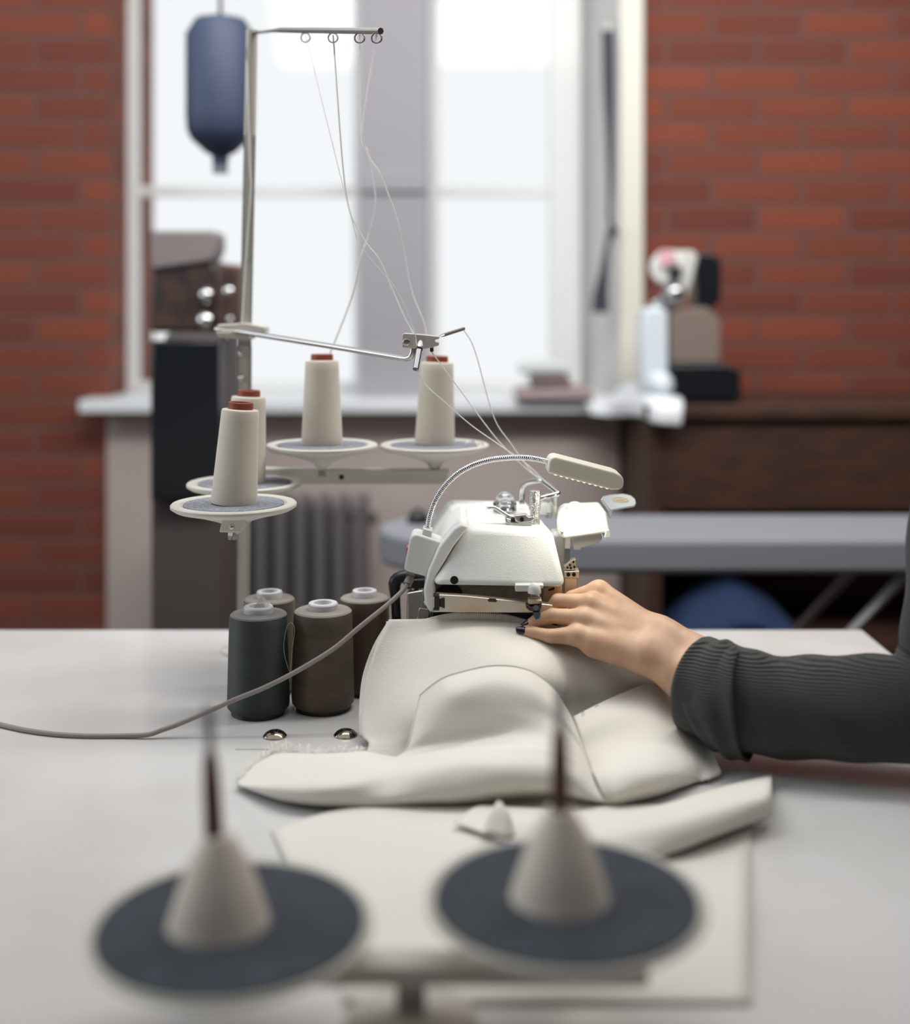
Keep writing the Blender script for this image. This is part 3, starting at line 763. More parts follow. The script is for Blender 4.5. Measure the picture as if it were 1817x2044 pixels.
bm = BM(); prism(bm, [(852, 1255), (866, 1223), (1100, 1224), (1115, 1255)], 1.492, 1.53); obj('throat', bm, M['black'], om)
# presser foot
bm = BM(); prism(bm, [(1029, 1181), (1029, 1168), (1086, 1168), (1084, 1175), (1056, 1176), (1054, 1181)], 1.459, 1.49); obj('foot_bracket', bm, M['grey_plastic'], om, bevel=0.001)
bm = BM(); dome(bm, P(1067, 1180, 1.458), 0.0078, 0.010, 24); lathe(bm, [(0.0078, -0.002), (0.0078, 0.0005)], P(1067, 1180, 1.458), 24); obj('foot_knob', bm, M['grey_plastic'], om)
bm = BM(); cylinder(bm, P(1068, 1207, 1.462), P(1068, 1178, 1.462), 0.0058, 20); obj('presser_bar', bm, M['chrome'], om)
bm = BM(); prism(bm, [(1054, 1202), (1056, 1197), (1082, 1198), (1083, 1206), (1055, 1207)], 1.452, 1.468); obj('bar_collar', bm, M['nickel'], om, bevel=0.0008)
bm = BM(); prism(bm, [(1050, 1213), (1052, 1207), (1060, 1212), (1074, 1211), (1082, 1204), (1081, 1214), (1077, 1220), (1058, 1220)], 1.447, 1.46); obj('foot_clamp', bm, M['dark_steel'], om, bevel=0.0008)
bm = BM(); cylinder(bm, P(1070, 1213, 1.444), P(1070, 1213, 1.449), 0.0032, 16); obj('clamp_screw', bm, M['chrome'], om)
bm = BM(); prism(bm, [(1064, 1221), (1080, 1221), (1078, 1234), (1072, 1242), (1066, 1230)], 1.449, 1.462); obj('presser_foot', bm, mat('blue_steel_foot', (72, 84, 110), 0.3, 0.8), om, bevel=0.0008)
# knurled regulating screw on top
TZc = C.z
bm = BM(); lathe(bm, [(0.0062, 0.0), (0.0062, 0.011)], P(1068, 1052, 1.535), 28); obj('screw_thread', bm, M['steel'], om)
bm = BM(); lathe(bm, [(0.0058, 0.010), (0.0058, 0.020), (0.0066, 0.0205), (0.0072, 0.022), (0.0072, 0.0435), (0.0066, 0.0445), (0.0055, 0.0445)], P(1068, 1052, 1.535), 32); obj('knurled_screw', bm, M['knurl'], om)
# oil sight glass
cs = P(1008, 1019, 1.61)
bm = BM(); lathe(bm, [(0.0152, 0), (0.0152, 0.010), (0.0138, 0.0115), (0.0118, 0.0115)], cs, 36); obj('sight_glass_collar', bm, M['clear'], om)
bm = BM(); dome(bm, cs + Vector((0, 0, 0.008)), 0.0132, 0.0165, 32, n=10); obj('sight_glass', bm, M['clear'], om)
bm = BM(); dome(bm, cs + Vector((0, 0, 0.001)), 0.0105, 0.0125, 24); obj('sight_glass_core', bm, M['chrome'], om)
# thread guide loop behind
bm = BM(); tube(bm, [P(1042, 1006, 1.64), P(1042, 985, 1.64), P(1044, 972, 1.635), P(1053, 964, 1.63), P(1080, 959, 1.61), P(1087, 962, 1.605), P(1111, 981, 1.575), P(1113, 985, 1.57), P(1108, 988, 1.568), P(1080, 995, 1.57), P(1072, 999, 1.575), P(1071, 1006, 1.58)], 0.0036, 12, 3); obj('thread_loop', bm, M['chrome'], om)
for px, Y in ((1092, 1.60), (1099, 1.59), (1109, 1.575)):
    bm = BM(); cylinder(bm, P(px, 985, Y), P(px, 1034, Y), 0.0022, 10); obj('loop_post', bm, M['steel'], om)
bm = BM(); dome(bm, P(1086, 1024, 1.60), 0.012, 0.015, 20); dome(bm, P(1099, 1022, 1.59), 0.006, 0.013, 16); obj('thread_guide_caps', bm, M['grey_plastic'], om)
# needle-side head with dome button and clear guard
f = [P(1124, 1076, 1.505), P(1219, 1063, 1.505), P(1211, 1019, 1.52), P(1120, 1026, 1.52)]
b4 = [P(1116, 1066, 1.60), P(1206, 1050, 1.60), P(1197, 1001, 1.595), P(1122, 1005, 1.595)]
f2 = [P(1113, 1062, 1.512), P(1124, 1076, 1.505), P(1219, 1063, 1.505), P(1211, 1019, 1.52), P(1123, 1022, 1.52), P(1111, 1034, 1.515)]
b2 = [P(1112, 1050, 1.60), P(1120, 1062, 1.60), P(1206, 1048, 1.60), P(1197, 1001, 1.595), P(1124, 1004, 1.595), P(1113, 1014, 1.60)]
bm = BM(); hull8(bm, f2, b2); obj('head_cover', bm, M['white_plastic'], om, bevel=0.0045, bseg=4)
bm = BM(); prism(bm, [(1207, 1074), (1210, 1058), (1217, 1058), (1221, 1071), (1219, 1074)], 1.504, 1.58); obj('head_cover_lip', bm, M['white_plastic'], om, bevel=0.001)
cbn = P(1148, 1011.5, 1.545)
bm = BM(); lathe(bm, [(0.0112, -0.002), (0.0108, 0.0008), (0.0096, 0.001)], cbn, 32, (0.0, 0, 1)); obj('button_ring', bm, M['white_plastic'], om)
bm = BM(); dome(bm, cbn + Vector((0, 0, 0.0005)), 0.0094, 0.006, 28, (0.0, 0, 1)); obj('head_button', bm, M['white_plastic'], om)
bm = BM(); dome(bm, P(1121.5, 1063, 1.508), 0.0024, 0.002, 14, (-0.3, -1, 0)); obj('head_screw', bm, M['steel'], om)
zg = 1.012
outl = [(1200, 1002), (1203, 994), (1220, 990.5), (1245, 989), (1259, 992), (1268, 999), (1270, 1007), (1267, 1012), (1250, 1015), (1224, 1019), (1216, 1018)]
bot = [P(x, y, 1.52 + (1020 - y) * 0.0035) for x, y in outl]
bm = BM(); hull8(bm, bot, [p + Vector((0, 0, 0.0022)) for p in bot]); obj('eye_guard', bm, M['guard'], om, bevel=0.0006)
bm = BM(); prism(bm, [(1200, 998), (1204, 996), (1223, 1022), (1220, 1036), (1216, 1034), (1216, 1022)], 1.524, 1.53); obj('guard_bracket', bm, M['guard'], om, bevel=0.0005)
bm = BM(); ctr = P(1239, 1002, 1.583) + Vector((0, 0, 0.0030))
tube(bm, [ctr + Vector((0.0095 * math.cos(a_), 0.016 * math.sin(a_), 0.0)) for a_ in [k * math.pi / 16 for k in range(33)]], 0.0006, 6, cap=False)
tube(bm, [ctr + Vector((-0.006, 0.0, 0)), ctr + Vector((0.006, 0.002, 0))], 0.0009, 6)
obj('guard_emblem', bm, M['gold'], om)
bm = BM(); prism(bm, [(1146, 1098), (1141, 1068), (1200, 1062), (1203, 1076), (1196, 1084), (1160, 1094), (1158, 1098)], 1.515, 1.55); obj('lower_guard', bm, mat('frosted_plastic', (214, 216, 212), 0.3, trans=0.35), om, bevel=0.003)
bm = BM(); cylinder(bm, P(1134, 1066, 1.52), P(1132, 1124, 1.52), 0.0036, 16); obj('needle_bar', bm, M['steel'], om)
bm = BM(); prism(bm, [(1106, 1160), (1104, 1068), (1128, 1068), (1126, 1160)], 1.535, 1.58); obj('head_neck', bm, M['white_smooth'], om, bevel=0.003)
bm = BM(); prism(bm, [(1126, 1130), (1141, 1119), (1150, 1116), (1150, 1126), (1151, 1134), (1146, 1138), (1130, 1138)], 1.512, 1.525); obj('needle_clamp', bm, M['nickel'], om, bevel=0.0006)
bm = BM()
for x, y in ((1138, 1128), (1145, 1122), (1147, 1132), (1140, 1134), (1133, 1133)):
    cylinder(bm, P(x, y, 1.5105), P(x, y, 1.514), 0.0014, 10)
obj('clamp_screws', bm, M['dark_steel'], om)
bm = BM(); prism(bm, [(1126, 1154), (1127, 1141), (1157, 1140), (1156, 1154)], 1.508, 1.528); obj('knife_holder', bm, M['nickel'], om, bevel=0.0006)
for x in (1135, 1146):
    bm = BM(); cylinder(bm, P(x, 1147, 1.506), P(x, 1147, 1.51), 0.0024, 14); obj('holder_screw', bm, M['dark_steel'], om)
bm = BM(); prism(bm, [(1127, 1225), (1127, 1153), (1153, 1153), (1152, 1225)], 1.513, 1.535); obj('knife_column', bm, M['nickel'], om, bevel=0.001)
# rear left fittings
bm = BM(); tube(bm, [P(792, 1245, 1.585), P(790, 1200, 1.585), P(788, 1165, 1.58), P(800, 1152, 1.58), P(830, 1151, 1.58), P(852, 1158, 1.58)], [0.006, 0.006, 0.008, 0.008, 0.008, 0.008], 12, 3); obj('rear_lever', bm, M['black'], om)
bm = BM(); prism(bm, [(812, 1245), (812, 1184), (846, 1178), (848, 1245)], 1.56, 1.62); obj('rear_bracket', bm, M['steel'], om, bevel=0.002)
bm = BM(); prism(bm, [(831, 1240), (837, 1214), (858, 1216), (856, 1240)], 1.52, 1.56); obj('rear_plate', bm, M['chrome'], om, bevel=0.001)
for x in (822, 842):
    bm = BM(); dome(bm, P(x, 1176, 1.57), 0.005, 0.006, 14); obj('bracket_screw', bm, M['chrome'], om)
bm = BM(); prism(bm, [(806, 1176), (806, 1158), (850, 1156), (850, 1176)], 1.565, 1.62); obj('rear_housing', bm, M['black'], om, bevel=0.002)

# spare presser foot lying on the machine
pf = empty('presser_foot', P(1040, 1048, 1.545), label='small spare steel presser foot lying on the machine top by the knurled screw', cat='presser foot')
bm = BM(); prism(bm, [(1009, 1043), (1009, 1036), (1013, 1034), (1015, 1040), (1022, 1043), (1064, 1042), (1064, 1048), (1020, 1050)], 1.522, 1.536); obj('sole', bm, M['steel'], pf, bevel=0.0008)
bm = BM(); prism(bm, [(1027, 1030), (1050, 1027), (1056, 1033), (1066, 1031), (1068, 1036), (1060, 1042), (1036, 1044), (1029, 1038)], 1.519, 1.532); obj('foot_body', bm, M['steel'], pf, bevel=0.0008)
bm = BM(); cylinder(bm, P(1042, 1037, 1.517), P(1042, 1037, 1.521), 0.0027, 14); obj('pivot_hole', bm, M['black'], pf)
bm = BM(); prism(bm, [(1020, 1042), (1020, 1036), (1028, 1035), (1030, 1042)], 1.523, 1.53); obj('foot_spring', bm, M['dark_steel'], pf, bevel=0.0004)
bm = BM(); tube(bm, [P(970, 1014, 1.53), P(984, 1013, 1.53), P(992, 1016, 1.53), P(1018, 1032, 1.528), P(1030, 1033, 1.526)], 0.0022, 10, 3); obj('lever', bm, M['steel'], pf)

# ------------------------------------------------------------------ gooseneck lamp
gl_ = empty('gooseneck_lamp', P(845, 1150, 1.53), label='gooseneck lamp with cream LED head clipped to the machine side', cat='lamp')
bm = BM(); prism(bm, [(823, 1068), (832, 1066), (881, 1082), (878, 1090), (852, 1152), (809, 1140), (807, 1134), (818, 1076)], 1.495, 1.535); obj('switch_box', bm, M['white_plastic'], gl_, bevel=0.003)
bm = BM(); prism(bm, [(841, 1074), (845, 1055), (863, 1060), (861, 1080)], 1.502, 1.526); obj('neck_socket', bm, M['white_plastic'], gl_, bevel=0.0012)
bm = BM(); prism(bm, [(811, 1114), (811, 1094), (817, 1091), (816, 1110)], 1.504, 1.524); obj('switch', bm, M['red'], gl_, bevel=0.0008)
bm = BM(); tube(bm, [P(821, 1142, 1.512), P(818, 1156, 1.51), P(813, 1167, 1.505)], 0.0052, 12, 0, lambda L: 1.0); obj('cord_relief', bm, M['cord'], gl_)
pth = catmull([P(853, 1060, 1.514), P(858, 1030, 1.514), P(872, 993, 1.512), P(895, 962, 1.508), P(925, 938, 1.503), P(965, 921, 1.498), P(1010, 914, 1.492), P(1055, 914, 1.486), P(1098, 922, 1.48)], 60)
bm = BM(); tube(bm, pth, 0.0036, 14, 0, lambda L: 1.0 + 0.07 * math.sin(2 * math.pi * L / 0.0023)); obj('neck', bm, M['chrome'], gl_)
bm = BM(); prism(bm, [(1093, 944), (1096, 921), (1100, 914), (1109, 911), (1228, 942), (1240, 948), (1246, 958), (1245, 972), (1238, 978), (1222, 978)], 1.462, 1.502); obj('lamp_head', bm, M['lamp_white'], gl_, bevel=0.005, bseg=4)
for k in range(10):
    t_ = (k + 0.5) / 10
    x, y = 1104 + (1218 - 1104) * t_, 944.3 + (974.3 - 944.3) * t_
    bm = BM(); dome(bm, P(x, y, 1.478), 0.0024, 0.002, 10, (-0.25, 0, -1)); obj('led', bm, M['led'], gl_)
bm = BM(); tube(bm, [P(813, 1166, 1.505), P(803, 1180, 1.49), P(770, 1210, 1.475), P(720, 1250, 1.463), P(670, 1292, 1.457), P(620, 1324, 1.452), P(570, 1352, 1.447), P(520, 1376, 1.443), P(470, 1396, 1.44), P(407, 1424, 1.437), P(330, 1455, 1.432), Vector((-0.37, 1.43, TZ + 0.0032)), Vector((-0.5, 1.45, TZ + 0.003)), Vector((-0.75, 1.6, TZ + 0.003)), Vector((-0.98, 1.62, TZ + 0.003))], 0.0028, 10, 8); obj('power_cord', bm, M['cord'], gl_)
la = area('lamp_light', P(1165, 972, 1.482) + Vector((0, 0, -0.006)), P(1085, 1250, 1.46), 0.07, 0.02, 0.14, (1.0, 0.95, 0.76))

# ------------------------------------------------------------------ white fabric being sewn
FZ = TZ + 0.004
fab = empty('white_fabric', (0.05, 1.35, TZ), label='large off-white canvas draped from the machine onto the table', cat='fabric')
def G(rows): return [[Pz(*p) if len(p) == 3 else Vector(p[:3]) for p in r] for r in rows]
# panel hanging from the needle plate
rowsA = [[P(776, 1239, 1.470), P(856, 1237, 1.475), P(930, 1225, 1.475), P(1000, 1228, 1.475), P(1052, 1240, 1.472), P(1130, 1256, 1.468), P(1210, 1288, 1.46), P(1345, 1340, 1.45)],
 [P(773, 1246, 1.465), P(852, 1245, 1.468), P(930, 1243, 1.468), P(1000, 1245, 1.468), P(1060, 1255, 1.465), P(1130, 1280, 1.455), P(1210, 1315, 1.445), P(1345, 1355, 1.43)]]
rowsA += G([
 [(750, 1290, .848), (836, 1288, .853), (925, 1285, .858), (1000, 1288, .859), (1070, 1300, .853), (1140, 1320, .838), (1215, 1345, .822), (1350, 1385, .795)],
 [(729, 1350, .815), (822, 1350, .826), (915, 1345, .834), (1000, 1345, .838), (1078, 1352, .834), (1150, 1365, .815), (1220, 1385, .802), (1355, 1415, .78)],
 [(721, 1415, .782), (815, 1420, .797), (910, 1415, .806), (1000, 1410, .808), (1082, 1410, .802), (1160, 1415, .788), (1225, 1430, .78), (1355, 1445, .765)],
 [(722, 1465, .762), (812, 1466, .775), (910, 1465, .779), (1000, 1465, .779), (1085, 1465, .772), (1165, 1470, .765), (1230, 1480, .762), (1355, 1480, .757)],
 [(737, 1484, .7585), (806, 1494, .7615), (910, 1490, .762), (1000, 1490, .762), (1088, 1490, .76), (1168, 1490, .757), (1232, 1495, .757), (1355, 1490, .756)],
 [(733, 1502, .7525), (806, 1516, .7525), (910, 1512, .755), (1000, 1512, .755), (1090, 1512, .755), (1170, 1510, .755), (1235, 1510, .755), (1355, 1500, .755)]])
bm = BM(); sheet(bm, rowsA, 8, 8); obj('hanging_panel', bm, M['fabric'], fab, solid=0.0018)
# turned hem strip at the left edge
rowsH = []
for r_, (x, y) in zip(rowsA[:6], ((771, 1241), (770, 1247), (745, 1290), (724, 1350), (717, 1415), (718, 1471))):
    off = Vector((0, -0.0012, 0.0006))
    p0 = P(x, y, r_[0].y) + off
    fr_ = 0.26
    rowsH.append([p0, mixp(r_[0], r_[1], fr_ * 0.5) + off, mixp(r_[0], r_[1], fr_) + off * 0.9] if y < 1471 else [p0, P(731, 1471, r_[0].y) + off, P(745, 1470, r_[0].y - 0.002) + off * 0.9])
bm = BM(); sheet(bm, rowsH, 6, 8); obj('hem', bm, M['fabric'], fab, solid=0.0012)
# stitches along the seam that runs under the plate
bm = BM(); sm_ = catmull([P(852, 1238, 1.474), P(890, 1229, 1.474), P(930, 1225, 1.474), P(1000, 1228, 1.474), P(1050, 1240, 1.471)], 20)
for p in sm_:
    tube(bm, [p + Vector((0, 0.001, 0.0016)), p + Vector((0, -0.0012, 0.0012)), p + Vector((0.0006, -0.003, -0.006))], 0.0005, 5, 2)
obj('overlock_stitch', bm, M['fray'], fab, kind='stuff')
# big fold lying over the front
rowsB = G([
 [(838, 1387, .8145), (870, 1361, .832), (905, 1345, .8415), (985, 1328, .851), (1055, 1337, .846), (1105, 1375, .826), (1140, 1430, .803), (1168, 1500, .778)],
 [(829, 1425, .7985), (872, 1400, .818), (910, 1385, .829), (985, 1368, .838), (1060, 1378, .834), (1110, 1412, .817), (1146, 1458, .798), (1174, 1520, .775)],
 [(818, 1475, .778), (866, 1452, .793), (912, 1437, .803), (985, 1424, .812), (1062, 1426, .813), (1118, 1450, .802), (1152, 1485, .788), (1182, 1540, .770)],
 [(806, 1500, .768), (858, 1484, .776), (914, 1472, .784), (986, 1462, .792), (1066, 1463, .798), (1125, 1483, .794), (1158, 1510, .783), (1188, 1555, .767)],
 [(792, 1510, .7645), (850, 1502, .771), (915, 1492, .779), (990, 1486, .787), (1068, 1488, .793), (1128, 1503, .790), (1164, 1530, .779), (1194, 1568, .764)]])
bmF = BM(); sheet(bmF, rowsB, 8, 8); seamB = [c[-1] for c in LAST['grid']]
bm = BM(); up_ = Vector((0, -0.0007, 0.0002))
tube(bm, [p + up_ for p in catmull([rowsB[3][0], rowsB[2][0], rowsB[1][0], rowsB[0][0]], 8)], [0.0003, 0.0007, 0.0008, 0.0008], 10)
tube(bm, [p + up_ for p in catmull(rowsB[0], 8)], [0.0008, 0.0008, 0.0008, 0.0008, 0.0007, 0.0006, 0.0005, 0.0003], 10)
obj('fold_edge', bm, M['fabric'], fab)
# front roll: a tongue with a frayed edge at the left, running on to the right
rowsT = G([
 [(474, 1563, .7545), (500, 1533, .755), (525, 1514, .756), (560, 1503, .757), (640, 1504, .758), (728, 1499, .7588), (792, 1510, .7645), (850, 1502, .771), (915, 1492, .779), (990, 1486, .787), (1068, 1488, .793), (1128, 1503, .790), (1164, 1530, .779), (1194, 1568, .764)],
 [(474, 1564, .756), (512, 1546, .761), (545, 1532, .764), (582, 1524, .765), (650, 1525, .764), (724, 1524, .765), (788, 1521, .770), (847, 1508, .778), (915, 1497, .786), (990, 1492, .791), (1070, 1494, .7965), (1130, 1509, .793), (1166, 1535, .779), (1196, 1571, .764)],
 [(474, 1565, .757), (521, 1562, .766), (558, 1555, .772), (598, 1550, .7755), (655, 1553, .7755), (722, 1546, .776), (784, 1533, .777), (845, 1516, .784), (915, 1505, .790), (990, 1500, .793), (1072, 1502, .796), (1132, 1517, .791), (1168, 1542, .778), (1198, 1576, .763)],
 [(474, 1566, .757), (521, 1570, .766), (562, 1568, .773), (605, 1568, .776), (662, 1570, .776), (722, 1563, .776), (778, 1552, .7765), (842, 1540, .785), (915, 1528, .791), (995, 1526, .793), (1080, 1530, .792), (1140, 1545, .786), (1176, 1565, .773), (1206, 1588, .760)],
 [(474, 1567, .757), (520, 1577, .763), (564, 1583, .768), (610, 1590, .768), (664, 1593, .766), (720, 1591, .765), (772, 1590, .765), (840, 1584, .769), (918, 1578, .772), (1000, 1570, .775), (1086, 1570, .775), (1146, 1580, .770), (1182, 1590, .764), (1212, 1600, .757)],
 [(474, 1568, .7545), (518, 1584, .757), (562, 1598, .756), (612, 1606, .7555), (665, 1610, .755), (720, 1611, .7545), (772, 1609, .7545), (840, 1606, .7545), (920, 1604, .7545), (1000, 1598, .7545), (1090, 1592, .7545), (1150, 1598, .7545), (1186, 1602, .7545), (1216, 1605, .7545)]])
sheet(bmF, rowsT, 8, 8); seamT = [c[0] for c in LAST['grid']][48:]
assert len(seamB) == len(seamT)
bmesh.ops.weld_verts(bmF, targetmap={a: b_ for a, b_ in zip(seamB, seamT)})
obj('front_fold', bmF, M['fabric'], fab, solid=0.002, angle=60)
# fold at the right under the wrist
rowsC = G([
 [(1145, 1430, .792), (1190, 1407, .800), (1240, 1384, .806), (1300, 1363, .810), (1338, 1372, .802), (1372, 1410, .788), (1410, 1470, .770), (1440, 1540, .757)],
 [(1156, 1462, .784), (1198, 1440, .792), (1245, 1422, .797), (1300, 1408, .800), (1340, 1414, .794), (1376, 1442, .782), (1410, 1485, .767), (1436, 1545, .756)],
 [(1166, 1500, .772), (1205, 1485, .778), (1250, 1475, .782), (1305, 1466, .785), (1345, 1468, .782), (1380, 1480, .774), (1408, 1502, .764), (1430, 1548, .756)],
 [(1178, 1530, .771), (1212, 1520, .778), (1256, 1513, .783), (1310, 1510, .785), (1352, 1513, .780), (1382, 1520, .771), (1404, 1530, .762), (1424, 1550, .756)],
 [(1190, 1556, .771), (1222, 1548, .778), (1262, 1541, .782), (1315, 1540, .781), (1356, 1540, .775), (1380, 1543, .766), (1400, 1546, .759), (1416, 1554, .756)],
 [(1202, 1584, .764), (1232, 1582, .768), (1270, 1575, .770), (1318, 1568, .769), (1356, 1560, .765), (1378, 1557, .760), (1396, 1554, .757), (1410, 1556, .755)],
 [(1212, 1605, .7545), (1240, 1604, .7545), (1276, 1597, .7545), (1320, 1586, .7545), (1356, 1573, .7545), (1376, 1566, .7545), (1392, 1560, .7545), (1406, 1558, .7545)]])
bm = BM(); sheet(bm, rowsC, 8, 8); obj('right_fold', bm, M['fabric'], fab, solid=0.0018)
bm = BM()
for (xa, ya), (xb, yb) in (((1161, 1424), (1166, 1421)), ((1188, 1411), (1194, 1408)), ((1214, 1398), (1219, 1395))):
    za_ = 0.8015 if xa > 1200 else (0.799 if xa > 1180 else 0.7955)
    tube(bm, [Pz(xa, ya, za_), Pz(xb, yb, za_ + 0.001)], 0.0005, 6)
obj('seam_mark', bm, mat('grey_blue_mark', (88, 92, 108), 0.8), fab, kind='stuff')
# frayed yarn ends
bm = BM()
edge = catmull([Vector(p) for p in rowsT[0][:6]], 24)
for k in range(240):
    i = random.randrange(4, len(edge)); p = edge[i]
    L = random.uniform(0.004, 0.010) * (1.7 if 60 < i < 96 and random.random() < 0.35 else 1)
    d = Vector((random.uniform(-0.7, 0.5), random.uniform(0.2, 1.0), random.uniform(0.1, 0.9))).normalized()
    q = p + d * L * 0.5 + Vector((random.uniform(-1, 1), 0, random.uniform(-0.3, 0.8))) * 0.0012
    tube(bm, [p - d * 0.001, q, p + d * L + Vector((random.uniform(-1, 1), 0, random.uniform(-1, 0.4))) * 0.003], 0.0004, 4, 3)
obj('frayed_edge', bm, M['fray'], fab, kind='stuff')

# second fabric under it, flat on the table
uf = empty('white_fabric', (0.1, 1.1, TZ), label='flat white canvas spread on the table beneath the draped one', cat='fabric')
us = [(540, 1655), (700, 1612), (900, 1608), (1100, 1606), (1300, 1606), (1500, 1600)]
rowsU = []
for j in range(6):
    t_ = j / 5
    row = []
    for i, (x, y) in enumerate(us):
        yb_ = 2000
        yy_ = y + (yb_ - y) * t_
        xx_ = x + (60 if i == 0 else 0) * (yy_ - y) / 90 * (1 if i == 0 else 0)
        if i == 0: xx_ = 540 + (yy_ - 1655) * 0.52
        h_ = 0.0025 * max(0, math.sin(1.7 * i + 2.1 * j)) * (1 if j < 5 else 0)
        row.append(Pz(xx_, yy_, TZ + 0.0028 + h_))
    rowsU.append(row)
bm = BM(); sheet(bm, rowsU, 6, 6); obj('flat_panel', bm, M['fabric'], uf, solid=0.0018)
rowsR = G([
 [(960, 1606, .757), (1060, 1612, .757), (1160, 1618, .757), (1260, 1618, .757), (1340, 1600, .757), (1420, 1575, .757), (1540, 1545, .757)],
 [(935, 1618, .759), (1045, 1630, .760), (1160, 1642, .761), (1260, 1634, .770), (1340, 1622, .775), (1420, 1600, .777), (1540, 1565, .777)],
 [(918, 1632, .7595), (1040, 1655, .761), (1165, 1668, .765), (1265, 1655, .775), (1345, 1640, .781), (1422, 1618, .783), (1540, 1585, .783)],
 [(908, 1640, .7595), (1045, 1678, .760), (1175, 1696, .762), (1272, 1695, .765), (1350, 1680, .769), (1425, 1655, .772), (1540, 1615, .772)],
 [(905, 1642, .7585), (1048, 1690, .758), (1182, 1718, .758), (1278, 1716, .758), (1352, 1700, .758), (1428, 1672, .758), (1540, 1630, .758)]])
bm = BM(); sheet(bm, rowsR, 8, 8); obj('rolled_fold', bm, M['fabric'], uf, solid=0.0018)
bm = BM()
pts = [Pz(976, 1640, .762), Pz(985, 1612, .776), Pz(996, 1598, .785), Pz(1008, 1612, .780), Pz(1012, 1640, .764)]
rows = [pts, [p + Vector((0.004 * (i - 2), -0.01, -0.006 + 0.003 * (i % 2))) for i, p in enumerate(pts)], [Vector((p.x * 1.0 + 0.003 * (i - 2), p.y - 0.022, .7625)) for i, p in enumerate(pts)]]
sheet(bm, rows, 5, 5); obj('fabric_scrap', bm, M['fabric'], solid=0.0015, label='tiny crumpled white scrap before the draped canvas', cat='fabric scrap')

# ------------------------------------------------------------------ the sewer's hand and sleeve
def j3(px, py, Y): return np.array(P(px, py, Y))
FING = {
 'index':  ([j3(1196, 1181, 1.478), j3(1142, 1194, 1.492), j3(1112, 1216, 1.494), j3(1092, 1240, 1.488)], [.0125, .0092, .0082, .0068]),
 'middle': ([j3(1180, 1206, 1.460), j3(1114, 1200, 1.470), j3(1096, 1222, 1.472), j3(1078, 1247, 1.464)], [.0120, .0092, .0080, .0066]),
 'ring':   ([j3(1168, 1236, 1.446), j3(1104, 1229, 1.455), j3(1071, 1240, 1.456), j3(1052, 1250, 1.455)], [.0115, .0088, .0074, .0060]),
 'pinky':  ([j3(1152, 1268, 1.434), j3(1100, 1270, 1.438), j3(1066, 1263, 1.444), j3(1040, 1260, 1.447)], [.0110, .0082, .0066, .0054])}
THUMB = ([j3(1290, 1255, 1.462), j3(1218, 1240, 1.49), j3(1160, 1245, 1.502), j3(1122, 1256, 1.498)], [.016, .0125, .0105, .0085])
W1, W2 = j3(1322, 1267, 1.440), j3(1304, 1308, 1.418)
def hand_field(X):
    d = None
    # back of the hand
    for nm, w_ in (('index', 0.15), ('middle', 0.38), ('ring', 0.66), ('pinky', 0.92)):
        m_ = FING[nm][0][0]; wr = W1 + (W2 - W1) * w_
        q = sd_cone(X, m_, wr, FING[nm][1][0] + 0.0005, 0.0180)
        d = q if d is None else smin(d, q, 0.0085)
    d = smin(d, sd_cone(X, j3(1185, 1290, 1.43), j3(1275, 1310, 1.417), 0.0125, 0.0175), 0.012)
    # forearm
    E1, E2 = j3(1430, 1334, 1.405), j3(1400, 1386, 1.385)
    d = smin(d, sd_cone(X, W1, E1, 0.0185, 0.027), 0.018)
    d = smin(d, sd_cone(X, W2, E2, 0.0205, 0.026), 0.016)
    d = smin(d, sd_cone(X, (E1 + E2) / 2, j3(1520, 1410, 1.37), 0.034, 0.038), 0.016)
    # thumb
    t, r = THUMB
    th = smin(sd_cone(X, t[0], t[1], r[0], r[1]), sd_cone(X, t[1], t[2], r[1], r[2]), 0.003)
    th = smin(th, sd_cone(X, t[2], t[3], r[2], r[3]), 0.003)
    d = smin(d, th, 0.007)
    # fingers kept apart from each other, blended into the knuckles only
    fd = None
    for nm, (p, r) in FING.items():
        q = sd_cone(X, p[0], p[1], r[0], r[1] * 0.97)
        q = smin(q, sd_cone(X, p[1], p[2], r[1] * 0.97, r[2]), 0.002)
        q = smin(q, sd_cone(X, p[2], p[3], r[2], r[3]), 0.0025)
        fd = q if fd is None else smin(fd, q, 0.0012)
    return smin(d, fd, 0.006)
lo = P(1020, 1150, 1.45); 
bm = surface_nets(hand_field, (0.070, 1.335, 0.735), (0.370, 1.525, 0.945), 0.00155)
for _ in range(2):
    bmesh.ops.smooth_vert(bm, verts=bm.verts[:], factor=0.5, use_axis_x=True, use_axis_y=True, use_axis_z=True)
person = obj('person', bm, M['skin'], org=(0.2, 1.42, 0.80), label='person with dark knitted sleeve reaching in from the right, left hand guiding the cloth', cat='person')
ORIGIN[person.name] = Vector((0.2, 1.42, 0.80))
def nail(tip, dip, up, w_, name='fingernail'):
    tip = Vector(tip); ax = (tip - Vector(dip)).normalized(); up = Vector(up); up = (up - ax * up.dot(ax)).normalized(); sd = ax.cross(up)
    bm = BM(); vs = []
    nu, nv = 8, 10
    for i in range(nu + 1):
        u = i / nu; ln = -0.0052 + u * 0.0108
        row = []
        for k in range(nv + 1):
            a_ = (k / nv - 0.5) * 2.3
            wd = w_ * (1 - 0.35 * max(0, u - 0.6) / 0.4 * abs(math.sin(a_)))
            row.append(bm.verts.new(tip + ax * (ln - 0.0018 * (1 - math.cos(a_))) + sd * math.sin(a_) * wd + up * (math.cos(a_) * w_ * 1.06 - 0.0012 * max(0, u - 0.5))))
        vs.append(row)
    for i in range(nu):
        for k in range(nv):
            bm.faces.new((vs[i][k], vs[i + 1][k], vs[i + 1][k + 1], vs[i][k + 1]))
    obj(name, bm, M['nail'], person, solid=0.0006, label='glossy black nail polish')
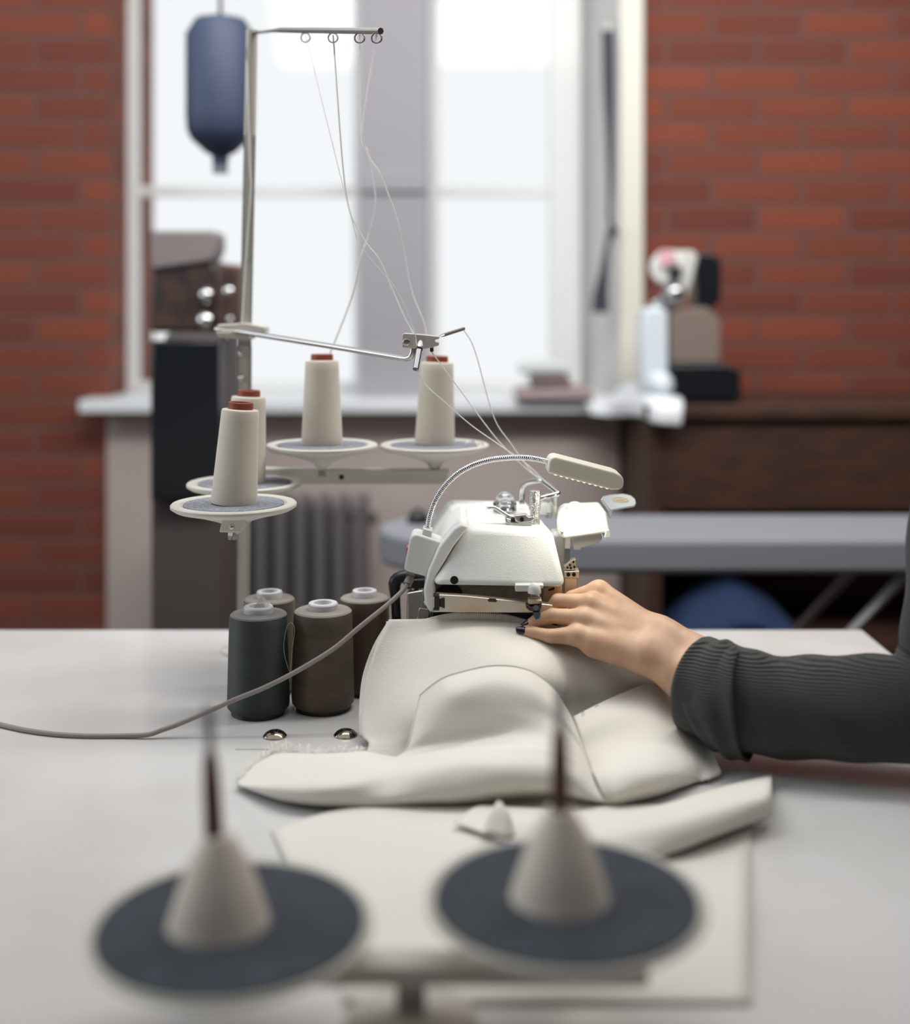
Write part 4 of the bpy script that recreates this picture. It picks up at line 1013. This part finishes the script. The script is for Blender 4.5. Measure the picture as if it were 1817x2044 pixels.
nail(FING['pinky'][0][3], FING['pinky'][0][2], (0.0, -0.8, 0.75), 0.0055)
nail(FING['ring'][0][3], FING['ring'][0][2], (-0.4, -0.5, 0.9), 0.0060)
nail(FING['middle'][0][3], FING['middle'][0][2], (-0.7, -0.3, 0.5), 0.0066)
nail(FING['index'][0][3], FING['index'][0][2], (-0.7, 0.2, 0.5), 0.0068)
# sleeve
def sleeve(bm, path, rad, seg=48, tilt0=None):
    path = catmull([P(*p) if len(p) == 3 else Vector(p) for p in path], 8); rings = []
    n_ = len(path)
    for i, p in enumerate(path):
        t = (path[min(i + 1, n_ - 1)] - path[max(i - 1, 0)]).normalized()
        a_, b_ = frame_of(t)
        u = i / (n_ - 1) * (len(rad) - 1); k = min(int(u), len(rad) - 2); r = rad[k] + (rad[k + 1] - rad[k]) * (u - k)
        ring = []
        for s in range(seg):
            an = 2 * math.pi * s / seg
            rr = r * (1 + 0.03 * math.sin(3 * an + i * 0.35) + 0.025 * math.sin(i * 0.9 + 2 * math.sin(an)))
            ring.append(bm.verts.new(p + (a_ * math.cos(an) + b_ * math.sin(an)) * rr))
        rings.append(ring)
    for i in range(n_ - 1):
        for s in range(seg):
            bm.faces.new((rings[i][s], rings[i][(s + 1) % seg], rings[i + 1][(s + 1) % seg], rings[i + 1][s]))
    return bm
bm = BM(); sleeve(bm, [(1388, 1364, 1.385), (1440, 1384, 1.365), (1540, 1405, 1.345), (1680, 1415, 1.325), (1830, 1405, 1.31), (1905, 1330, 1.31), (1930, 1150, 1.31), (1965, 950, 1.32), (2010, 830, 1.33), (2060, 770, 1.34)], [0.053, 0.055, 0.053, 0.054, 0.056, 0.058, 0.062, 0.068, 0.07, 0.004])
sl = obj('sleeve', bm, M['sleeve'], person, solid=0.003, label='dark grey-green knitted sleeve')
bm = BM(); sleeve(bm, [(1408, 1408, 1.372), (1440, 1400, 1.362), (1490, 1402, 1.35)], [0.050, 0.0575, 0.059]); obj('cuff_fold', bm, M['sleeve'], sl, solid=0.003)

# ------------------------------------------------------------------ thread stand in the foreground
YF = 0.85
fs = empty('thread_stand', (-0.03, YF, TZ), label='blurred foreground thread stand with dark felt trays and bare brown spindles', cat='thread stand')
for px, py, Y, tx in ((1130, 1800, YF, 0.0), (462, 1852, YF - 0.01, -0.05)):
    c = P(px, py, Y)
    tray(fs, c, 0.0952, M['felt_dark'], 0.04, felt_r=0.93)
    k = P(px + (-12 if px > 900 else -26), py, Y) + Vector((0, 0, 0.003))
    bm = BM(); lathe(bm, [(0.0345, 0), (0.033, 0.005), (0.0285, 0.018), (0.020, 0.042), (0.0125, 0.054), (0.010, 0.059), (0.006, 0.060)], k, 36); obj('spindle_cone', bm, M['cream_cone'], fs)
    ax = Vector((tx, 0, 1)).normalized()
    bm = BM(); lathe(bm, [(0.0064, 0.055), (0.0066, 0.064), (0.0062, 0.090), (0.0052, 0.108), (0.0036, 0.116)], k, 18, ax); obj('spindle', bm, M['spindle'], fs)
    bm = BM(); lathe(bm, [(0.0036, 0.115), (0.0042, 0.122), (0.0034, 0.142), (0.001, 0.147)], k, 14, ax); obj('spindle_tip', bm, M['steel'], fs)
za = P(0, 1800, YF).z - 0.038
bm = BM(); box(bm, -0.20, 0.13, YF - 0.012, YF + 0.012, za - 0.014, za); obj('stand_arm', bm, M['ivory'], fs, bevel=0.002)
bm = BM(); cylinder(bm, (-0.03, YF, TZ + 0.008), (-0.03, YF, za - 0.013), 0.010, 18); obj('pole', bm, M['pole'], fs)
bm = BM(); lathe(bm, [(0.045, 0), (0.045, 0.006), (0.012, 0.012)], (-0.03, YF, TZ + 0.0065), 28); obj('pole_foot', bm, M['ivory'], fs)
